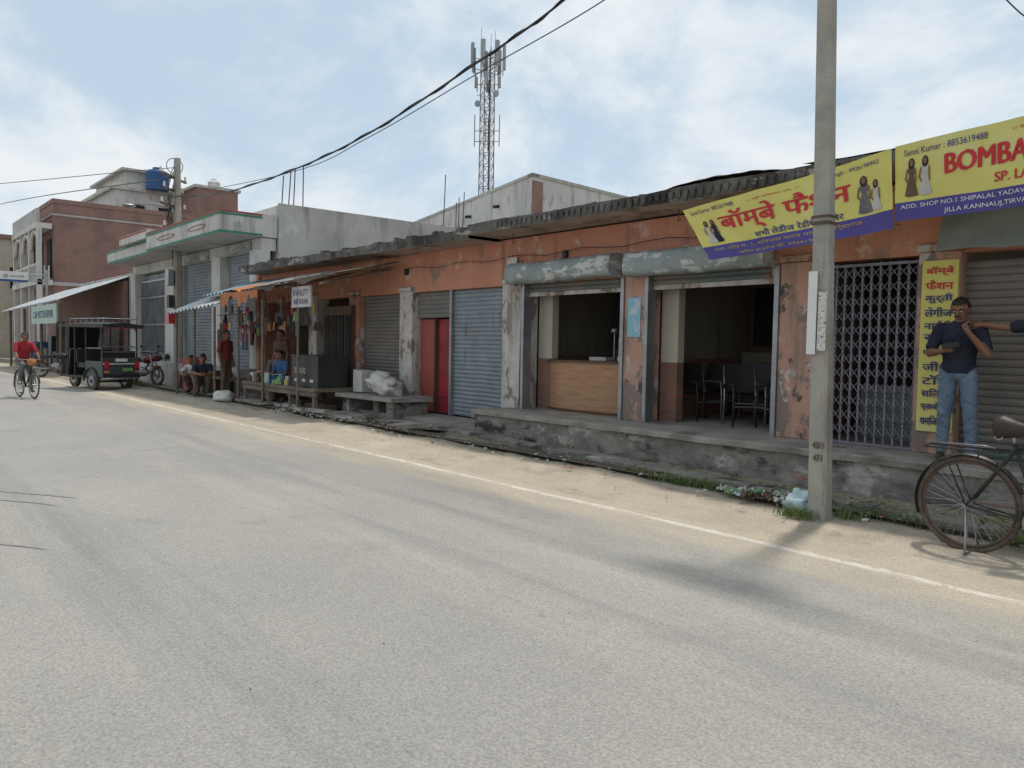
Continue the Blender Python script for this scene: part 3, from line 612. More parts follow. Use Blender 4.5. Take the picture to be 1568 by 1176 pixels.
for x in (-58,-55.2,-52.6): g.box(x,x+1.1,9.02,9.08,5.0,7.2,dark_m)
g.build('balcony',B4)
g=G()
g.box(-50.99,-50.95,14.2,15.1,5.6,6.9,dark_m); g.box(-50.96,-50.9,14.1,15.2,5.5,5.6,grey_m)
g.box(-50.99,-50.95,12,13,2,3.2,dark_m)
g.build('windows',B4)
B5=E('rooftop_house')
g=G(); g.box(-74,-62,15,20.5,0,12.9,white_m); g.box(-74.3,-61.8,14.7,20.6,12.4,12.6,grey_m); g.box(-72,-63,16,19,12.9,14.0,white_m); g.box(-72.5,-62.5,15.6,19.4,14.0,14.15,grey_m); g.box(-61.9,-58,19.5,22.5,0,12.6,brick_m); g.box(-62,-57.9,19.3,22.7,12.6,12.8,grey_m); g.build('walls',B5)
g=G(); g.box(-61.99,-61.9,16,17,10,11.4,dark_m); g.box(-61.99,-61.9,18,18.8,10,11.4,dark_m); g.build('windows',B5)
tank(-61.5,17.8,12.6,.8,1.3,blue_m); tank(-61,21.8,12.8,.45,.9,white_m)
g=G(); g.cyl((-58,12.2,9.4),(-58,12.2,10),.04,None,steel_m); M=Matrix.Rotation(.9,4,'X'); g.ell((-58,12.1,10.1),(.6,.6,.12),steel_m,M); g.build('satellite_dish')
B6=E('background_house')
g=G(); g.box(-90,-66,8,16,0,8.5,cream_m); g.box(-90,-65.8,7.6,7.99,3.6,4.0,white_m); g.box(-66,-65.9,9,10,5,6.5,dark_m); g.box(-66,-65.9,12,13,5,6.5,dark_m); g.box(-90.2,-65.8,7.5,16,8.5,8.8,brick_m); g.build('walls',B6)
g=G(); hx=-49.0
g.box(hx-.08,hx,6.2,7.5,4.45,5.0,txtw_m); g.box(hx,hx+.02,6.2,7.5,4.45,4.57,blue_m)
fh=lambda u,v:Vector((hx+.02,6.2+1.3*u,4.5+.5*v)); put_text(g,'@ airnet',fh,.12,.88,.32,.7,cgrey_m,0)
g.cyl((hx-.04,7.5,4.9),(hx-.04,8.4,4.9),.03,None,steel_m,6); g.cyl((hx-.04,7.5,4.55),(hx-.04,8.4,4.55),.03,None,steel_m,6); g.cyl((hx-.04,8.4,0),(hx-.04,8.4,5.2),.06,None,steel_m,8)
g.build('hoarding')
B6=E('background_house')
g=G(); g.box(-140,-92,7,18,0,7,brick_m); g.box(-140,-92,6.6,6.99,3.2,3.5,white_m); g.box(-140,-91.8,6.9,18,7,7.4,grey_m); g.build('walls',B6)
B7=E('tin_roof_shed')
g=G()
corr(g,(-46,5.9,2.75),(-33.4,6.1,2.95),(-33.4,8.6,4.0),(-46,8.6,3.9),46,.035,tin_m)
g.build('roof',B7)
g=G()
for x in (-45.5,-41.5,-37.5,-33.6): g.cyl((x,6.2,0),(x,6.2,2.8),.06,None,oldwood_m,8)
g.box(-46,-33.5,8.4,8.55,0,3.8,brick_m)
g.box(-38.6,-33.5,6.02,6.06,2.05,2.8,mk('pale_green_board',(.42,.53,.47),(.37,.47,.42),bump=0))
put_text(g,'CAR MOTOR REPAIR',lambda u,v:Vector((-38.6+5.1*u,6.02,2.05+.75*v)),.1,.9,.3,.7,txtb_m,.01)
for k in range(10): x=-45+k*1.15; g.box(x,x+.8,6.9,7.6,0,R.uniform(.6,1.6),R.choice([tarp_m,rust_m,black_m,oldwood_m,cblue_m]),j=.05)
g.build('posts_and_goods',B7)
g=G()
g.grid(lambda u,v:Vector((-35+1.6*u,6.3+1.9*v,2.1-.5*v+.08*noise.noise(Vector((u*4,v*4,0))))),14,10,tarp_m)
g.grid(lambda u,v:Vector((-35+.05*noise.noise(Vector((u*4,v*6,0))),6.3+1.9*u,2.1*v)),12,10,tarp_m); g.grid(lambda u,v:Vector((-33.4+.1*noise.noise(Vector((u*4,v*6,5))),6.3+1.9*u,2.1*v)),12,10,tarp_m)
g.build('covered_market_stall')
# ---------------------------------------------------------------- left stalls
B8=E('market_stall')
g=G()
corr(g,(-18.1,6.85,2.62),(-13.2,6.95,2.80),(-13.0,8.3,3.12),(-18.1,8.3,3.0),22,.02,tarp_m)
g.grid(lambda u,v:Vector((-18.3+5.1*u,6.8+.02*math.sin(u*30),2.62+.18*u-.07*v*(1+.7*math.sin(u*17)+.4*math.sin(u*41)))),90,3,tarp_m)
g.grid(lambda u,v:Vector((-18.3+1.5*u,6.72+1.3*v,2.62+.35*v+.05*math.sin(u*5)+.03*noise.noise(Vector((u*6,v*5,0))))),14,8,orng_m)
g.grid(lambda u,v:Vector((-18.35+2.1*u,6.70+.02*math.sin(u*20),2.60-.2*v*(1+.5*math.sin(u*13)+.3*math.sin(u*37)))),40,3,orng_m)
g.grid(lambda u,v:Vector((-16.6+1.7*u,6.76+1.1*v,2.69+.33*v+.03*noise.noise(Vector((u*6,v*5,3))))),14,8,gtarp_m)
g.build('canopy',B8)
g=G()
for x,y in ((-17.9,6.95),(-14.85,7.0),(-16.5,6.95)): g.cyl((x,y,.0),(x+.02,y,2.72),.03,.025,oldwood_m,8)
for x in (-18,-16.5,-15,-13.5): g.cyl((x,6.8,2.6),(x,8.3,3.0),.022,None,oldwood_m,6)
g.cyl((-18.2,6.9,2.62),(-13.2,6.95,2.79),.028,None,oldwood_m,6); g.cyl((-18.7,6.6,2.5),(-15.5,7.6,2.95),.022,None,oldwood_m,6)
g.build('posts',B8)
g=G()
for k in range(12): x=-17.8+k*.31; g.box(x,x+.29,7.0,7.9,.5,.57,oldwood_m,j=.008)
for x in (-17.7,-16.4,-15.3,-14.2):
    for y in (7.06,7.8): g.box(x-.04,x+.04,y-.04,y+.04,0,.5,oldwood_m,j=.006)
g.box(-17.8,-14.1,7.02,7.06,.40,.49,oldwood_m)
for k in range(7): g.box(-17.7+k*.5,-17.3+k*.5,7.3,7.6,.02,R.uniform(.15,.35),R.choice([rust_m,tarp_m,oldwood_m,tarp_m]),j=.03)
g.build('table',B8)
g=G()
g.box(-14.1,-11.95,7.45,8.35,.42,.50,conc_m,j=.01); g.box(-13.95,-13.7,7.55,8.3,0,.42,concd_m); g.box(-12.3,-12.05,7.55,8.3,0,.42,concd_m); g.box(-13.2,-13.0,7.8,8.3,0,.42,concd_m)
g.build('stone_bench')
g=G(); g.box(-15.35,-14.15,7.1,7.75,.575,1.2,black_m); g.box(-15.37,-14.13,7.08,7.77,1.2,1.23,black_m)
put_text(g,'DIAMOND',lambda u,v:Vector((-15.2+.5*u,7.1,.85+.12*v)),0,1,0,1,poster_m,.004)
for k in range(3): g.box(-15.2+k*.35,-15.05+k*.35,7.095,7.099,.68,.74,poster_m)
g.build('black_trunk',bevel=.01)
g=G(); g.box(-13.9,-13.55,7.75,8.1,.505,.95,cwhite_m,j=.02); g.build('carton')
g=G(); g.ell((-12.85,7.85,.68),(.44,.27,.2),sack_m,Matrix.Rotation(.15,4,'Y'),28,18,.4,2); g.ell((-13.0,7.85,.84),(.2,.2,.13),sack_m,None,20,12,.35,4); g.tube([(-12.5,7.75,.72),(-12.36,7.7,.78),(-12.28,7.68,.74)],[.07,.025,.06],sack_m); g.build('white_sack')
g=G(); g.ell((-18.3,6.75,.17),(.32,.24,.15),sack_m,None,20,12,.3,7); g.build('white_sack')
g=G()
for k in range(48):
    x=R.uniform(-17.7,-15.5); y=R.uniform(7.05,7.35); h=R.uniform(.06,.24); m=R.choice([orng_m,ypk_m,gpk_m,cbrown_m,white_m,cblue_m,steel_m,poly_m,oldwood_m])
    if R.random()<.5: g.cyl((x,y,.575),(x,y,.575+h),R.uniform(.04,.07),None,m,10)
    else: g.box(x-.08,x+.08,y-.05,y+.05,.575,.575+h,m,None,j=.01)
g.build('stall_goods')
g=G()
MUTED=[cbrown_m,cgrey_m,tarp_m,oldwood_m,cblue_m,cred_m,cwhite_m,ypk_m,orng_m,gpk_m,navy_m,rust_m]
for k in range(3):
    for sh_ in range(4):
        x0=(-19.6,-18.5,-16.7)[k]; x1=(-18.95,-17.2,-15.25)[k]; z=.6+sh_*.5
        g.box(x0,x1,9.2,9.5,z,z+.03,dwood_m)
        x=x0+.05
        while x<x1-.1: w=R.uniform(.08,.2); g.box(x,x+w,9.18,9.4,z+.032,z+.1+R.uniform(.05,.3),R.choice(MUTED),j=.006); x+=w+.02
for k in range(40):
    x=R.uniform(-19.6,-15.3); y=R.choice([8.25,7.6,7.2]); z=R.uniform(1.6,2.25); g.box(x,x+.10,y,y+.03,z,z+.2,R.choice(MUTED),j=.02)
    g.cyl((x+.05,y+.015,z+.18),(x+.05,y+.015,2.6),.004,None,black_m,4)
g.build('shop_goods')
g=G(); g.box(-16.2,-14.9,8.25,8.34,.2,2.3,dwood_m); 
for k in range(4): g.box(-16.1+k*.32,-15.86+k*.32,8.23,8.252,.5,2.1,dark_m)
g.build('display_cabinet')
g=G(); g.box(-15.1,-14.25,6.98,7.02,2.2,2.62,cwhite_m)
ff=lambda u,v:Vector((-15.1+.85*u,6.98,2.2+.42*v)); put_text(g,'KWALITY',ff,.1,.9,.55,.85,txtb_m,.005); put_text(g,'SHRI KRISHNA',ff,.1,.9,.15,.4,txtb_m,.005); 
for x in (-15.0,-14.4): g.cyl((x,7,2.6),(x,7,2.85),.008,None,rust_m,5)
g.build('hanging_signboard')
B9=E('tin_awning_stall')
g=G(); corr(g,(-21.6,6.5,2.2),(-18.4,6.6,2.35),(-18.6,8.2,3.0),(-21.8,8.2,2.95),13,.03,tin_m); corr(g,(-20.2,6.9,2.62),(-18.0,6.8,2.66),(-18.0,8.2,3.05),(-20.2,8.2,3.05),8,.03,tinb_m); g.build('roof',B9)
g=G()
for x in (-21.4,-20,-18.6): g.cyl((x,6.65,0),(x,6.65,2.3),.03,None,oldwood_m,7)
for k in range(16):
    x=R.uniform(-22,-19.5); z=R.uniform(1.2,1.9); m=R.choice([cred_m,cblue_m,cwhite_m,cbrown_m,cgrey_m,tarp_m,cbrown_m]); sd=R.random()*9
    g.grid(lambda u,v:Vector((x+.3*u,7.95+.03*math.sin(u*9+sd),z+.45*v)),8,4,m)
for k in range(14):
    x=R.uniform(-24,-19.6); y=R.uniform(7.2,7.7); g.box(x,x+.4,y,y+.35,.1,R.uniform(.3,.8),R.choice([tarp_m,rust_m,cgrey_m,oldwood_m,cbrown_m]),j=.04)
g.box(-21.3,-19.0,7.2,7.7,.5,.56,oldwood_m); g.cyl((-21.8,7.9,2.2),(-19.4,7.9,2.2),.015,None,oldwood_m,6)
g.box(-22.6,-22.1,7.2,7.6,.1,1.0,redtrim_m,j=.02)
g.build('posts_and_goods',B9)
# ---------------------------------------------------------------- bicycle
def bike_geo(g,stand=True,r=.36,col=black_m):
    for wx in (0,1.08):
        c=(wx,0,r); g.ring(c,r-.018,.020,rub_m,'Y',64,8); g.ring(c,r-.046,.011,rust_m if stand else steel_m,'Y',64,6)
        g.cyl((wx,-.05,r),(wx,.05,r),.024,None,steel_m,10)
        for k in range(32):
            a=2*math.pi*k/32; b=a+(.5 if k%2 else -.5); s_=.035 if k%4<2 else -.035
            g.cyl((wx+.022*math.cos(b),s_,r+.022*math.sin(b)),(wx+(r-.05)*math.cos(a),0,r+(r-.05)*math.sin(a)),.0018,None,steel_m,4,False)
        a0,a1=(20,200) if wx==0 else (10,165)
        def mf(u,v,wx=wx,a0=a0,a1=a1):
            a=math.radians(a0+(a1-a0)*u); rr=r+.022-.012*(abs(v-.5)*2)**2; return Vector((wx+rr*math.cos(a),(v-.5)*.06,r+rr*math.sin(a)))
        g.grid(mf,30,4,col)
    T=lambda pts,rr=.014,m=col:g.tube(pts,rr,m,8)
    bb=(.46,0,.30); st=(.29,0,.84); ht=(.86,0,.90); hb=(.89,0,.76)
    T([bb,st]); T([(.30,0,.80),(.865,0,.87)]); T([hb,bb],.016); T([ht,hb],.02)
    for s_ in (-.05,.05):
        T([(bb[0],s_*.5,bb[2]),(0,s_,r)],.009); T([(.30,s_*.5,.80),(0,s_,r)],.008); T([(.89,s_*.6,.76),(.93,s_,.70),(1.0,s_,.52),(1.08,s_,r)],.010)
        T([(-.16,s_*1.4,.76),(0,s_,r)],.006)
        T([(.24,s_*1.5,.78),(-.30,s_*1.5,.77)],.007)
        if stand: g.tube([(0,s_,r-.02),(0+.02,s_*1.8,.12),(.03,s_*2.6,.012)],.009,steel_m)
        T([(1.08,s_,r),(1.02,s_*.8,.73)],.003); T([(0,s_,r),(-.24,s_*.7,.62)],.003)
    if stand: g.cyl((.03,-.15,.012),(.03,.15,.012),.009,None,steel_m,8)
    for x in (-.29,-.18,-.06,.06,.18): g.cyl((x,-.075,.775),(x,.075,.775),.006,None,col,6)
    g.tube([(-.28,-.03,.80),(.1,-.03,.81),(.18,-.03,.80)],.005,steel_m)
    g.cyl((.46,-.07,.30),(.46,.07,.30),.022,None,steel_m,10); g.cyl((.46,-.055,.30),(.46,-.048,.30),.095,None,steel_m,24)
    g.tube([(0,-.052,r+.035),(.46,-.052,.30+.095)],.006,rust_m); g.tube([(0,-.052,r-.035),(.46,-.052,.30-.095)],.006,rust_m)
    g.tube([(.46,-.075,.30),(.52,-.08,.14)],.009,steel_m); g.tube([(.46,.075,.30),(.40,.08,.46)],.009,steel_m)
    g.box(.47,.57,-.17,-.08,.125,.15,rub_m); g.box(.35,.45,.08,.17,.45,.475,rub_m)
    g.tube([(.29,0,.84),(.275,0,.91)],.012,steel_m)
    g.tube([(.17,0,.95),(.22,0,.955),(.30,0,.945),(.40,0,.945),(.46,0,.94)],[.075,.085,.06,.03,.018],shoe_m,12)
    for s_ in (-.04,.04): g.ring((.2,s_,.89),.025,.006,steel_m,'Y',14,5)
    g.tube([(.86,0,.90),(.85,0,1.0)],.012,steel_m)
    g.tube([(.70,-.26,1.0),(.80,-.25,1.02),(.88,-.16,1.02),(.90,0,1.0),(.88,.16,1.02),(.80,.25,1.02),(.70,.26,1.0)],.011,steel_m,8)
    for s_ in (-1,1): g.tube([(.66,s_*.262,.995),(.77,s_*.255,1.015)],.017,rub_m,8)
    g.cyl((.94,0,.93),(.99,0,.93),.045,.055,steel_m,14)
g=G(); bike_geo(g)
g.build('bicycle',None,Matrix.Translation((-2.06,6.27,.03))@Matrix.Rotation(math.radians(-2),4,'Z')@Matrix.Rotation(math.radians(3),4,'X'))
cyM=Matrix.Translation((-22.6,3.25,.006))@Matrix.Rotation(math.radians(9),4,'Z')@Matrix.Scale(.93,4)
g=G(); bike_geo(g,False)
g.ell((.93,0,.95),(.12,.11,.10),orng_m,None,14,9,.3,3)
g.build('bicycle',None,cyM)
# ---------------------------------------------------------------- humans
def stand():
    return dict(pel=(0,0,.93),che=(0,.0,1.27),nec=(0,0,1.44),hed=(0,-.02,1.575),
      shR=(-.18,0,1.385),elR=(-.23,.02,1.11),wrR=(-.24,-.05,.87),shL=(.18,0,1.385),elL=(.23,.02,1.11),wrL=(.24,-.05,.87),
      hpR=(-.09,0,.90),knR=(-.10,-.03,.49),anR=(-.10,.01,.09),hpL=(.09,0,.90),knL=(.10,-.03,.49),anL=(.10,.01,.09),pitch=0,yaw=0,hR=None,hL=None)
def sit():
    d=stand(); d.update(pel=(0,0,.54),che=(0,-.04,.87),nec=(0,-.07,1.04),hed=(0,-.11,1.17),shR=(-.18,-.05,.98),elR=(-.24,-.12,.73),wrR=(-.14,-.33,.62),shL=(.18,-.05,.98),elL=(.24,-.12,.73),wrL=(.14,-.33,.62),
      hpR=(-.09,-.02,.52),knR=(-.13,-.42,.52),anR=(-.12,-.40,.09),hpL=(.09,-.02,.52),knL=(.13,-.42,.52),anL=(.12,-.40,.09),pitch=15); return d
def squat():
    d=stand(); d.update(pel=(0,.08,.27),che=(0,-.06,.58),nec=(0,-.12,.74),hed=(0,-.17,.87),shR=(-.18,-.09,.69),elR=(-.22,-.30,.52),wrR=(-.08,-.45,.50),shL=(.18,-.09,.69),elL=(.22,-.30,.52),wrL=(.08,-.45,.50),
      hpR=(-.09,.05,.26),knR=(-.16,-.28,.50),anR=(-.12,-.08,.09),hpL=(.09,.05,.26),knL=(.16,-.28,.50),anL=(.12,-.08,.09),pitch=15); return d
def human(name,M,J,shirt,pants,vox=.014,shoe=shoe_m,sleeve=.75,beard=False,hold=None):
    J={k:(Vector(v) if isinstance(v,tuple) else v) for k,v in J.items()}
    g=G(); dm=black_m; items=[]
    def cap(a,b,ra,rb,lab,n=6):
        a=Vector(a);b=Vector(b)
        g.cyl(a,b,ra,rb,dm,14); g.ell(a,(ra,)*3,dm,None,12,8); g.ell(b,(rb,)*3,dm,None,12,8); items.append((a,b,ra,rb,lab))
    def torso(a,b,lat,r0,r1,lab,n=5):
        ax=(b-a).normalized(); y=ax.cross(lat).normalized(); x=y.cross(ax).normalized()
        Mr=Matrix((x,y,ax)).transposed().to_4x4()
        for i in range(n+1):
            t=i/n; p=a.lerp(b,t); rx=r0[0]*(1-t)+r1[0]*t; ry=r0[1]*(1-t)+r1[1]*t
            g.ell(p,(rx,ry,.085),dm,Mr,16,10)
        items.append((a,b,(r0[0]+r0[1])/2,(r1[0]+r1[1])/2,lab))
    lat1=(J['hpL']-J['hpR']); lat2=(J['shL']-J['shR'])
    w=J['pel'].lerp(J['che'],.42)
    torso(J['pel']-Vector((0,0,.02)),J['pel'].lerp(w,.2),lat1,(.150,.105),(.148,.10),'pants',3)
    torso(J['pel'].lerp(w,.2),w,lat1,(.156,.112),(.15,.105),'shirt',2)
    torso(w,J['che'],lat2,(.15,.105),(.172,.115),'shirt',4)
    torso(J['che'],J['nec']-(J['nec']-J['che'])*.35,lat2,(.172,.112),(.12,.08),'shirt',3)
    cap(J['nec']-(J['nec']-J['che'])*.3,J['hed']-Vector((0,0,.03)),.054,.050,'skin')
    for s_ in 'RL':
        sh_,el,wr=J['sh'+s_],J['el'+s_],J['wr'+s_]; hp,kn,an=J['hp'+s_],J['kn'+s_],J['an'+s_]
        cap(J['che'].lerp(J['nec'],.5),sh_,.06,.056,'shirt')
        m_=sh_.lerp(el,sleeve); cap(sh_,m_,.057,.054,'shirt'); cap(m_,el,.043,.037,'skin'); 
        mid=el.lerp(wr,.35); cap(el,mid,.037,.040,'skin'); cap(mid,wr,.040,.025,'skin')
        cap(hp,kn,.088,.064,'pants'); mid=kn.lerp(an,.35)+Vector((0,.012,0)); cap(kn,mid,.062,.060,'pants'); cap(mid,an+Vector((0,0,.02)),.060,.050,'pants')
        f=Vector((0,-1,0))
        cap(an+Vector((0,0,-.035))-f*.04,an+Vector((0,0,-.045))+f*.16,.042,.034,'shoe')
        d=(J['h'+s_] if J['h'+s_] is not None else (wr-el)); d=Vector(d).normalized()
        cap(wr,wr+d*.07,.027,.034,'skin')
    Hm=Matrix.Translation(J['hed'])@Matrix.Rotation(math.radians(J['yaw']),4,'Z')@Matrix.Rotation(math.radians(J['pitch']),4,'X'); H3=Hm.to_3x3().to_4x4()
    def he(c,r,lab):
        g.ell(Hm@Vector(c),r,dm,H3,18,12); items.append((Hm@Vector(c),Hm@Vector(c)+Vector((0,0,.001)),sum(r)/3,sum(r)/3,lab))
    he((0,.005,.03),(.076,.094,.098),'skin'); he((0,-.02,-.04),(.058,.066,.072),'skin'); he((0,-.035,-.075),(.036,.042,.035),'skin')
    he((0,-.095,-.012),(.013,.02,.022),'skin'); he((0,-.088,.012),(.009,.012,.03),'skin')
    for s_ in (-1,1): he((s_*.078,.005,-.005),(.010,.02,.032),'skin')
    he((0,-.086,-.052),(.024,.012,.009),'skin'); he((0,-.07,.045),(.055,.022,.012),'skin')
    o=g.build('tmp_body')
    r=o.modifiers.new('r','REMESH'); r.mode='VOXEL'; r.voxel_size=vox; r.use_smooth_shade=True
    s2=o.modifiers.new('s','SMOOTH'); s2.factor=.5; s2.iterations=3
    dg=bpy.context.evaluated_depsgraph_get(); dg.update(); me=bpy.data.meshes.new_from_object(o.evaluated_get(dg)); bpy.data.objects.remove(o)
    nf=len(me.polygons); C_=np.zeros(nf*3); me.polygons.foreach_get('center',C_); C_=C_.reshape(-1,3)
    best=np.full(nf,1e9); lab=np.zeros(nf,int); labs=['skin','shirt','pants','shoe']
    for a,b,ra,rb,l in items:
        a=np.array(a);b=np.array(b);d=b-a; t=np.clip(((C_-a)@d)/max(1e-9,d@d),0,1); q=a+t[:,None]*d; ds=np.linalg.norm(C_-q,axis=1)-(ra+(rb-ra)*t)
        k=ds<best; best[k]=ds[k]; lab[k]=labs.index(l)
    Hi=np.array(Hm.inverted()); hc=(np.c_[C_,np.ones(nf)]@Hi.T)[:,:3]
    onh=(hc[:,2]>-.09)&(np.abs(hc[:,0])<.1)&(np.abs(hc[:,1])<.14)&(lab==0)&(np.linalg.norm(hc,axis=1)<.17)
    hair=onh&((hc[:,2]>.075)|((hc[:,1]>.012)&(hc[:,2]>-.045)&(np.abs(hc[:,0])<.082))|((hc[:,1]>-.03)&(hc[:,2]>.03)))
    lab[hair]=4
    me.materials.clear()
    for m in (skin_m,shirt,pants,shoe,hair_m): me.materials.append(m)
    me.polygons.foreach_set('material_index',lab.astype(np.int32)); me.polygons.foreach_set('use_smooth',np.ones(nf,bool))
    hv=set(); cv=set(); pv=set()
    for p in me.polygons:
        if p.material_index==4: hv.update(p.vertices)
        elif p.material_index==1: cv.update(p.vertices)
        elif p.material_index==2: pv.update(p.vertices)
    nrm={i:me.vertices[i].normal.copy() for i in cv|pv}
    for i in cv: v=me.vertices[i]; q=v.co; v.co=q+nrm[i]*(.006+.011*abs(noise.noise(Vector((q.x*9+q.z*7,q.y*9,q.z*10-q.x*9))))+.003*noise.noise(q*30))
    for i in pv: v=me.vertices[i]; q=v.co; v.co=q+nrm[i]*(.003+.012*abs(noise.noise(Vector((q.x*7,q.y*7,q.z*17+q.x*14))))+.003*noise.noise(q*28))
    cen=Hm@Vector((0,0,.02))
    for i in hv: v=me.vertices[i]; dd=(v.co-cen).normalized(); v.co+=dd*(.014+.008*noise.noise(v.co*60))
    me.update()
    x=G()
    for s_ in (-1,1):
        x.ell(Hm@Vector((s_*.031,-.083,.014)),(.013,.006,.007),txtw_m,H3,10,6); x.ell(Hm@Vector((s_*.031,-.089,.014)),(.006,.003,.006),black_m,H3,8,6)
        x.tube([Hm@Vector((s_*.015,-.092,.036)),Hm@Vector((s_*.032,-.091,.041)),Hm@Vector((s_*.05,-.082,.035))],.0045,hair_m,6)
    x.tube([Hm@Vector((-.022,-.094,-.052)),Hm@Vector((0,-.1,-.050)),Hm@Vector((.022,-.094,-.052))],.005,redtrim_m,6)
    if beard: x.tube([Hm@Vector((-.03,-.09,-.036)),Hm@Vector((0,-.1,-.032)),Hm@Vector((.03,-.09,-.036))],.006,hair_m,6)
    for s_ in 'RL':
        wr,el=J['wr'+s_],J['el'+s_]; d=Vector(J['h'+s_] if J['h'+s_] is not None else (wr-el)).normalized()
        up=Vector((0,0,1)) if abs(d.z)<.8 else Vector((0,-1,0))
        n_=(d.cross(up)).normalized()*( -1 if s_=='R' else 1)
        lat=d.cross(n_).normalized(); 
        if lat.z<0 and abs(d.z)<.8: lat=-lat
        for i,l in enumerate((.9,1.0,.94,.75)):
            p=wr+d*.075+lat*(1.5-i)*.0185; q=[p-d*.02]; dd=d.copy(); rr=[.0095]
            for sl,cu in ((.038*l,20),(.027*l,42),(.02*l,38)):
                dd=(Matrix.Rotation(math.radians(cu),3,d.cross(n_).normalized())@dd); 
                q.append(q[-1]+dd*sl); rr.append(rr[-1]-.0009)
            x.tube(q,rr,skin_m,8); x.ell(q[-1],(rr[-1],)*3,skin_m,None,8,6)
        p=wr+d*.02+lat*.02; q=[p,p+(lat*.8+d*.5).normalized()*.04,p+(lat*.8+d*.5).normalized()*.04+(d+n_*.5).normalized()*.035]
        x.tube(q,[.013,.010,.008],skin_m,8); x.ell(q[-1],(.008,)*3,skin_m,None,8,6)
    if hold=='phone':
        p=J['wrR']+Vector(J['hR'] if J['hR'] is not None else (J['wrR']-J['elR'])).normalized()*.09+Vector((0,0,.03))
        x.box(-.075,.075,-.04,.04,-.005,.005,black_m,Matrix.Translation(p)@Matrix.Rotation(.7,4,'X')@Matrix.Rotation(.3,4,'Z'))
    body=bpy.data.objects.new('body',me); sc.collection.objects.link(body); me.transform(M)
    par=E(name); body.parent=par; x.build('face_and_hands',par,M)
    return par
def place(x,y,z,rot,s=.91): return Matrix.Translation((x,y,z))@Matrix.Rotation(math.radians(rot),4,'Z')@Matrix.Scale(s,4)
J=stand(); J.update(hed=(0,-.035,1.57),elR=(-.27,-.04,1.12),wrR=(-.12,-.27,1.15),hR=(.8,-.35,.25),elL=(.27,-.12,1.11),wrL=(.10,-.21,1.34),hL=(-.45,.05,.85),pitch=22,yaw=-10,anR=(-.13,.02,.09),anL=(.15,-.02,.09),knL=(.13,-.06,.49),knR=(-.11,-.02,.49))
human('man_with_phone',place(-2.77,7.98,.475,12),J,navy_m,jean_m,.0085,hold='phone',beard=True)
J=stand(); J.update(elR=(-.40,.03,1.36),wrR=(-.63,.02,1.39),hR=(-1,-.05,-.1),yaw=-40)
human('standing_man',place(-1.99,8.0,.475,5,.93),J,navy_m,jean_m,.012)
J=stand(); J.update(pel=(0,-.25,1.0),che=(0,-.38,1.31),nec=(0,-.43,1.48),hed=(0,-.47,1.61),shR=(-.18,-.40,1.42),elR=(-.25,-.55,1.18),wrR=(-.25,-.70,1.04),shL=(.18,-.40,1.42),elL=(.25,-.55,1.18),wrL=(.25,-.70,1.04),
 hpR=(-.09,-.27,.97),knR=(-.12,-.66,.86),anR=(-.12,-.46,.52),hpL=(.09,-.27,.97),knL=(.12,-.56,.60),anL=(.12,-.50,.22),pitch=6)
human('cyclist',cyM@Matrix.Rotation(math.radians(90),4,'Z'),J,cred_m,cgrey_m,.014)
human('seated_vendor',place(-16.75,7.55,.12,15),sit(),cblue_m,cgrey_m,.016)
human('seated_man',place(-17.5,7.75,.12,60),sit(),cgrey_m,cbrown_m,.016)
human('squatting_man',place(-19.7,6.75,.16,70,1.0),squat(),navy_m,cbrown_m,.016)
human('squatting_man',place(-21.0,7.0,.1,40,1.0),squat(),cwhite_m,cbrown_m,.016)
human('standing_customer',place(-19.1,7.1,.1,120,.97),stand(),mk('maroon_cotton',(.20,.035,.035),(.14,.03,.03),scale=5,rough=.9,bump=.3,bscale=16),cbrown_m,.016)
human('standing_vendor',place(-17.9,8.0,.17,20,.95),stand(),cbrown_m,cgrey_m,.016)
J=sit(); human('seated_receptionist',place(-8.0,9.9,.5,0,.95),J,cgrey_m,cgrey_m,.016)
# ---------------------------------------------------------------- e-rickshaw
V=E('electric_rickshaw')
vM=Matrix.Translation((-24.3,6.0,.0))@Matrix.Rotation(math.radians(180+15),4,'Z')@Matrix.Scale(1.06,4)
def wheel(g,x,y,r,w):
    g.cyl((x,y-w/2,r),(x,y+w/2,r),r,None,rub_m,24); g.cyl((x,y-w/2-.006,r),(x,y+w/2+.006,r),r*.58,None,steel_m,16); g.cyl((x,y-w/2-.02,r),(x,y+w/2+.02,r),r*.2,None,black_m,10)
g=G(); wheel(g,.55,-.46,.25,.11); wheel(g,.55,.46,.25,.11); wheel(g,2.45,0,.25,.10); g.cyl((.55,-.45,.23),(.55,.45,.23),.03,None,black_m,8)
g.tube([(2.45,-.09,.23),(2.4,-.09,.6),(2.25,0,.9)],.02,steel_m); g.tube([(2.45,.09,.23),(2.4,.09,.6),(2.25,0,.9)],.02,steel_m); g.build('wheels',V,vM)
g=G()
g.box(0.0,2.2,-.5,.5,.32,.38,black_m)
g.box(-.02,.05,-.52,.52,.32,.90,gpaint_m); g.box(.05,.85,-.52,-.49,.38,.80,gpaint_m); g.box(.05,.85,.49,.52,.38,.80,gpaint_m)
for s_ in (-1,1):
    pts=[(.55+.36*math.cos(a),s_*.54,.25+.36*math.sin(a)) for a in [math.pi*k/10 for k in range(11)]]; g.tube(pts,.028,black_m,6)
g.box(-.05,-.022,-.5,.5,.71,.75,cwhite_m); g.box(-.05,-.022,-.5,.5,.36,.44,black_m); g.box(-.05,-.022,-.16,.16,.79,.87,txtw_m)
for s_ in (-1,1): g.box(-.07,-.05,s_*.42-.06,s_*.42+.06,.60,.80,lamp_m); g.box(-.07,-.05,s_*.42-.06,s_*.42+.06,.48,.55,orng_m)
